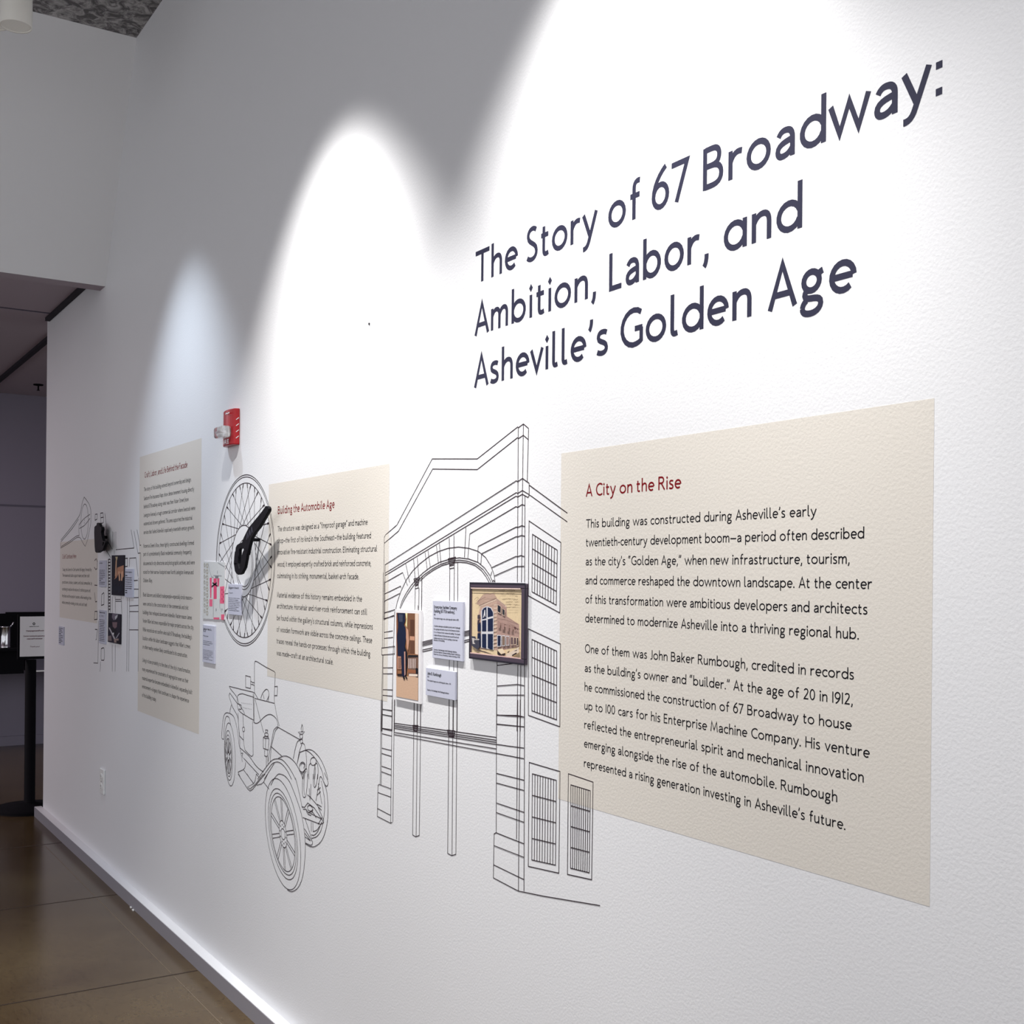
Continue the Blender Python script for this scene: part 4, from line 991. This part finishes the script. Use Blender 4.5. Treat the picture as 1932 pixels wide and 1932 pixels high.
c4 = IX([(1226, 712), (1476, 742), (1468, 1350), (1216, 1297)])
q = MB(); q.prism(c4, 0.0, 0.0055); q.build('backing', M['dark'], bt2)
q = MB(); q.poly(c4, 0.0061, flat((34, 32, 46)))
for k, (rgb, pts) in enumerate([((112, 104, 118), [(1310, 725), (1420, 740), (1380, 850), (1330, 860), (1300, 800)]), ((190, 190, 196), [(1360, 790), (1420, 745), (1410, 800), (1370, 850)]), ((20, 20, 30), [(1226, 870), (1300, 870), (1300, 980), (1226, 980)]), ((120, 98, 104), [(1310, 900), (1410, 900), (1400, 1000), (1360, 1030), (1320, 990)]), ((22, 22, 30), [(1290, 1000), (1400, 1050), (1390, 1180), (1300, 1120)]), ((176, 170, 176), [(1235, 1010), (1260, 1010), (1380, 1250), (1350, 1260)]), ((210, 208, 210), [(1310, 1120), (1345, 1110), (1340, 1160), (1315, 1150)]), ((122, 108, 110), [(1225, 1180), (1290, 1170), (1300, 1280), (1225, 1280)]), ((146, 126, 122), [(1340, 1240), (1440, 1230), (1430, 1320), (1350, 1310)]), ((24, 22, 30), [(1390, 1270), (1466, 1280), (1464, 1345), (1400, 1330)]), ((150, 148, 156), [(1380, 1220), (1450, 1110), (1460, 1125), (1400, 1230)])]): q.poly(IX(pts), 0.0062 + 0.00006 * k, flat(rgb))
q.build('photo_print', None, bt2)

# ------------------------------------------------------------------ mounted tools
def at(x0, y0, k, d, pts): return [wp(x0 + x * k, y0 + y * k, d) for x, y in pts]
TD = 0.05
out = at(370, 880, .09319, TD, [(1395, 812), (1422, 800), (1450, 815), (1466, 850), (1460, 905), (1400, 1010), (1270, 1230), (1190, 1330), (1120, 1450), (1085, 1560), (1050, 1700), (1035, 1800)]) + \
      at(370, 1040, .11388, TD, [(845, 0), (828, 120), (800, 270), (745, 375), (715, 388), (690, 390), (660, 365), (640, 330), (622, 200), (630, 90), (640, 0)]) + \
      at(370, 880, .09319, TD, [(775, 1900), (785, 1780), (800, 1640), (825, 1590), (870, 1560), (925, 1540), (960, 1440), (1060, 1240), (1200, 1070), (1330, 910)])
slot = at(370, 880, .09319, TD, [(868, 1690), (895, 1655), (950, 1655), (962, 1690), (935, 1745), (915, 1850)]) + at(370, 1040, .11388, TD, [(745, 60), (735, 180), (722, 280), (705, 285), (690, 200), (695, 60)]) + at(370, 880, .09319, TD, [(865, 1850)])
wr = thing('wrench', 'big black iron wrench mounted in front of the wheel drawing', 'wrench', (out[0][0], 0, 1.5))
import bmesh
def plate_with_hole(name, outer, hole, d0, d1, m, parent, bevel):
    cu = bpy.data.curves.new(name, 'CURVE')
    cu.dimensions = '2D'
    cu.fill_mode = 'BOTH'
    for ring in (outer, hole):
        if not ring: continue
        s = cu.splines.new('POLY')
        s.points.add(len(ring) - 1)
        for p, (x, z) in zip(s.points, ring): p.co = (x, z, 0, 1)
        s.use_cyclic_u = True
    cu.extrude = (d1 - d0) / 2
    tmp = bpy.data.objects.new(name, cu)
    COL.objects.link(tmp)
    dg = bpy.context.evaluated_depsgraph_get()
    me = bpy.data.meshes.new_from_object(tmp.evaluated_get(dg))
    bpy.data.objects.remove(tmp)
    mid = -(d0 + d1) / 2
    ox = sum(v.co.x for v in me.vertices) / len(me.vertices); oz = sum(v.co.y for v in me.vertices) / len(me.vertices)
    for v in me.vertices: v.co = Vector((v.co.x - ox, -v.co.z, v.co.y - oz))
    me.materials.clear(); me.materials.append(m)
    o = bpy.data.objects.new(name, me)
    COL.objects.link(o)
    o.parent = parent
    o.location = Vector((ox, mid, oz)) - parent.location
    w_ = o.modifiers.new('weld', 'WELD'); w_.merge_threshold = 0.0004
    bv = o.modifiers.new('bevel', 'BEVEL'); bv.width = bevel; bv.segments = 2; bv.limit_method = 'ANGLE'
    return o
plate_with_hole('wrench_body', out, slot, TD - 0.011, TD, M['iron'], wr, 0.0015)
q = MB()
s0, s1 = at(370, 880, .09319, TD, [(1040, 1420), (1130, 1300)])
for k in range(3):
    c = (s0[0] + (s1[0] - s0[0]) * k / 2, s0[1] + (s1[1] - s0[1]) * k / 2)
    q.stroke([(c[0] - 0.008, c[1] - 0.010), (c[0], c[1] + 0.012), (c[0] + 0.008, c[1] - 0.006)], 0.003, TD + 0.0008)
q.build('cast_mark', flat((96, 96, 112)), wr)
q = MB()
a = wp(370 + 1000 * .09319, 880 + 1480 * .09319, TD); q.lathe([(0.006, -TD + 0.011), (0.006, 0.0)], (a[0], 0, a[1]), 10, None, 'y')
q.build('mounting_pin', M['iron'], wr)
ID = 0.045
out = at(90, 920, .09317, ID, [(1000, 710), (1018, 712), (1040, 740), (1055, 785), (1083, 798), (1090, 850), (1078, 905), (1092, 1000), (1112, 1080), (1165, 1085), (1166, 1110), (1125, 1235), (1105, 1280), (1060, 1285), (1010, 1318), (975, 1318), (958, 1300), (948, 1200), (942, 1050), (938, 900), (942, 800), (965, 772), (984, 762), (990, 725)])
hole = at(90, 920, .09317, ID, [(1112, 1110), (1140, 1108), (1118, 1185), (1108, 1170)])
hk = thing('iron_fitting', 'black iron fitting with a bracket, mounted on the wall above a caption card', 'tool', (out[0][0], 0, 1.4))
plate_with_hole('fitting_body', out, hole, ID - 0.016, ID, M['iron'], hk, 0.004)
q = MB(); a = wp(90 + 1010 * .09317, 920 + 1000 * .09317, ID); q.lathe([(0.008, -ID + 0.016), (0.008, 0.0)], (a[0], 0, a[1]), 10, None, 'y'); q.build('mounting_pin', M['iron'], hk)

# ------------------------------------------------------------------ fire alarm strobe
fa = thing('fire_alarm_strobe', 'red fire alarm with a clear strobe, high on the wall above the wheel drawing', 'fire alarm', (-4.005, 0, 1.955))
q = MB()
x0, x1, z0, z1, dp = -4.163, -4.031, 1.968, 2.098, 0.020
prof = [(x0, 0.0), (x0 + 0.003, 0.015)] + [(x0 + 0.010 + (x1 - x0 - 0.020) * k / 8, dp + 0.007 * math.sin(math.pi * k / 8)) for k in range(9)] + [(x1 - 0.003, 0.015), (x1, 0.0)]
n = len(prof)
b_ = MB(); b_.v = [(x, -y, z0) for x, y in prof] + [(x, -y, z1) for x, y in prof]
b_.f = [tuple(reversed(range(n))), tuple(range(n, 2 * n))] + [(k, (k + 1) % n, n + (k + 1) % n, n + k) for k in range(n)]
b_.m = [0] * len(b_.f); b_.s = [False] * len(b_.f)
b_.build('housing', M['red'], fa, bevel=0.003)
q = MB(); text_into(q, 'FIRE', -4.148, -4.066, 1.974, 0.015, 0.0036, dp + 0.0085); q.build('lettering', M['paper'], fa)
q = MB(); q.stroke([(-4.105, 2.082), (-4.098, 2.086), (-4.09, 2.083), (-4.062, 2.084)], 0.004, dp + 0.0085); q.build('maker_mark', M['paper'], fa)
q = MB()
for k in range(4):
    zz = 2.066 - k * 0.022
    q.face([(x1 + 0.0004, -0.004, zz), (x1 - 0.0022, -0.0135, zz - 0.008), (x1 - 0.0022, -0.0135, zz - 0.011), (x1 + 0.0004, -0.004, zz - 0.003)])
q.build('side_glints', M['paper'], fa)  # slanted white dashes, glints painted on the housing side
q = MB(); q.box((-4.142, -0.062, 1.994), (-4.052, -dp - 0.002, 2.036)); sl = q.build('strobe_lens', M['clear'], fa, bevel=0.010, seg=3)
q = MB(); q.prism([(-4.132, 2.000), (-4.062, 2.000), (-4.072, 2.030), (-4.122, 2.030)], dp + 0.008, dp + 0.012); q.build('reflector', M['white'], fa)
q = MB(); q.tube([(-4.125, -0.046, 2.015), (-4.070, -0.046, 2.015)], 0.005, 10); q.build('flash_tube', M['chrome'], fa)

# ------------------------------------------------------------------ wall outlet
ot = thing('wall_outlet', 'white duplex wall outlet low on the wall near its far end', 'outlet', (-6.005, 0, 0.39))
q = MB(); q.box((-6.052, -0.009, 0.390), (-5.966, 0, 0.516)); q.build('cover_plate', M['white'], ot, bevel=0.004)
for zc in (0.478, 0.428):
    q = MB(); q.prism([(-6.009 + 0.017 * math.cos(a_), zc + min(0.0145, max(-0.0145, 0.018 * math.sin(a_)))) for a_ in [2 * math.pi * k / 20 for k in range(20)]], 0.008, 0.0115)
    s_ = q.build('receptacle', M['white'], ot)
    q = MB()
    for dx, h_ in ((-0.006, 0.008), (0.006, 0.006)): q.box((-6.009 + dx - 0.001, -0.0119, zc + 0.002 - h_ / 2), (-6.009 + dx + 0.001, -0.0113, zc + 0.002 + h_ / 2))
    q.box((-6.011, -0.0119, zc - 0.011), (-6.007, -0.0113, zc - 0.007))
    q.build('slots', M['dark'], s_)
q = MB(); q.lathe([(0.003, -0.0105), (0.003, -0.006)], (-6.009, 0, 0.453), 10, None, 'y'); q.build('screw', M['chrome'], ot)

# ------------------------------------------------------------------ far room
st_ = thing('sign_stand', 'black floor stand with a round base holding a printed notice', 'sign stand', (-7.80, -0.03, 0))
q = MB(); q.lathe([(0.215, 0.0), (0.215, 0.014), (0.20, 0.026), (0.06, 0.04), (0.035, 0.05)], (-7.80, -0.03, 0), 40); q.build('base', M['black'], st_)
q = MB(); q.lathe([(0.033, 0.04), (0.033, 0.95)], (-7.80, -0.03, 0), 20); q.build('pole', M['black'], st_)
q = MB(); q.box((-7.80, -0.112, 0.955), (-7.775, 0.066, 1.236)); q.build('sign_board', M['black'], st_, bevel=0.002)
q = MB(); q.box((-7.775, -0.100, 0.972), (-7.7735, 0.054, 1.224)); sh = q.build('notice_sheet', M['paper'], st_)
q = MB()
def sign_text(q, s, yc, z, cap, w, width):
    tmp = MB(); text_into(tmp, s, yc - width / 2, yc + width / 2, z, cap, w, 0)
    for f in tmp.f: q.face([(-7.7728, tmp.v[i][0], tmp.v[i][2]) for i in f])
sign_text(q, 'Champagne and Punch', -0.012, 1.130, 0.008, 0.0017, 0.105)
sign_text(q, 'Center community spaces are', -0.012, 1.097, 0.008, 0.0017, 0.135)
sign_text(q, 'reserved from center', -0.012, 1.080, 0.008, 0.0017, 0.092)
sign_text(q, 'Thank you!', -0.012, 1.030, 0.008, 0.0012, 0.056)
q.build('notice_text', flat((104, 52, 70)), sh)
q = MB()
ring = [(-0.018 + 0.0055 * math.cos(2 * math.pi * k / 16), 1.178 + 0.0065 * math.sin(2 * math.pi * k / 16)) for k in range(16)]
tmp = MB(); tmp.stroke(ring, 0.004, 0, None, True); text_into(tmp, 'center for craft', -0.045, 0.012, 1.158, 0.006, 0.0012, 0)
for f in tmp.f: q.face([(-7.7728, tmp.v[i][0], tmp.v[i][2]) for i in f])
q.build('notice_logo', M['ink'], sh)

ctr = thing('bar_counter', 'black wall mounted counter on the far wall, behind the sign stand', 'counter', (-10.6, 0.2, 0.65))
q = MB(); q.box((-10.787, -1.2, 0.845), (-10.28, 0.56, 0.872)); q.build('countertop', M['black'], ctr, bevel=0.004)
q = MB(); q.box((-10.787, -1.2, 0.66), (-10.30, 0.36, 0.845)); q.build('apron', M['black'], ctr)
q = MB(); q.box((-10.787, 0.29, 0.8745), (-10.76, 1.1, 1.157)); q.box((-10.787, -1.2, 0.8745), (-10.76, 0.29, 1.145)); tag(q.build('splash_panel', M['black']), 'black panel on the far wall above the black counter', 'wall panel')
q = MB(); q.box((-10.787, 0.40, 0.67), (-10.34, 1.1, 0.845)); q.build('drawer_unit', M['grey'], ctr, bevel=0.003)
q = MB(); q.box((-10.34, 0.46, 0.668), (-10.33, 1.1, 0.680)); q.build('drawer_edge', M['white'], ctr)
pj = thing('steel_pitcher', 'shiny steel canister with a raised lid on the black counter', 'canister', (-10.44, 0.245, 0.872))
q = MB(); q.lathe([(0.044, 0.0), (0.047, 0.004), (0.044, 0.008), (0.044, 0.165), (0.047, 0.17), (0.047, 0.175), (0.03, 0.176)], (-10.44, 0.235, 0.8735), 30); q.build('body', M['chrome'], pj)
q = MB(); q.tube([(-10.44, 0.275, 1.045), (-10.44, 0.292, 1.065), (-10.44, 0.298, 1.085)], 0.006, 8); q.build('hinge', M['chrome'], pj)
q = MB(); q.face([(-10.47, 0.295, 1.08), (-10.41, 0.295, 1.08), (-10.41, 0.272, 1.118), (-10.44, 0.266, 1.124), (-10.47, 0.272, 1.118)]); q.face([(-10.47, 0.299, 1.081), (-10.41, 0.299, 1.081), (-10.41, 0.276, 1.120), (-10.44, 0.270, 1.127), (-10.47, 0.276, 1.120)]); q.build('lid', M['chrome'], pj)
sp = thing('sprinkler_head', 'small black sprinkler hanging from the far ceiling', 'sprinkler', (-10.12, 0.42, 3.05))
q = MB(); q.lathe([(0.04, 0.0), (0.038, -0.008), (0.012, -0.012)], (-10.12, 0.42, 3.05), 24); q.build('escutcheon', M['black'], sp)
q = MB(); q.lathe([(0.006, -0.012), (0.006, -0.045), (0.013, -0.047), (0.013, -0.05)], (-10.12, 0.42, 3.05), 14); q.build('nozzle', M['black'], sp)

# crumbs of plaster by the baseboard
for k, (px, py) in enumerate(((248, 1712), (252, 1717))):
    D = CAM_F + CAM_R * ((px - 966) / FPX) - CAM_U * ((py - 966 - SHIFT) / FPX)
    Pp = EYE + D * (-EYE.z / D.z)
    q = MB(); q.prism([(Pp.x - 0.010, 0.0), (Pp.x + 0.008, 0.0), (Pp.x + 0.004, 0.005), (Pp.x - 0.005, 0.004)], -Pp.y, -Pp.y + 0.006)
    tag(q.build('plaster_crumb', M['white']), 'white plaster crumb on the floor at the baseboard, one of two side by side', 'crumb', 'plaster crumbs by the baseboard')
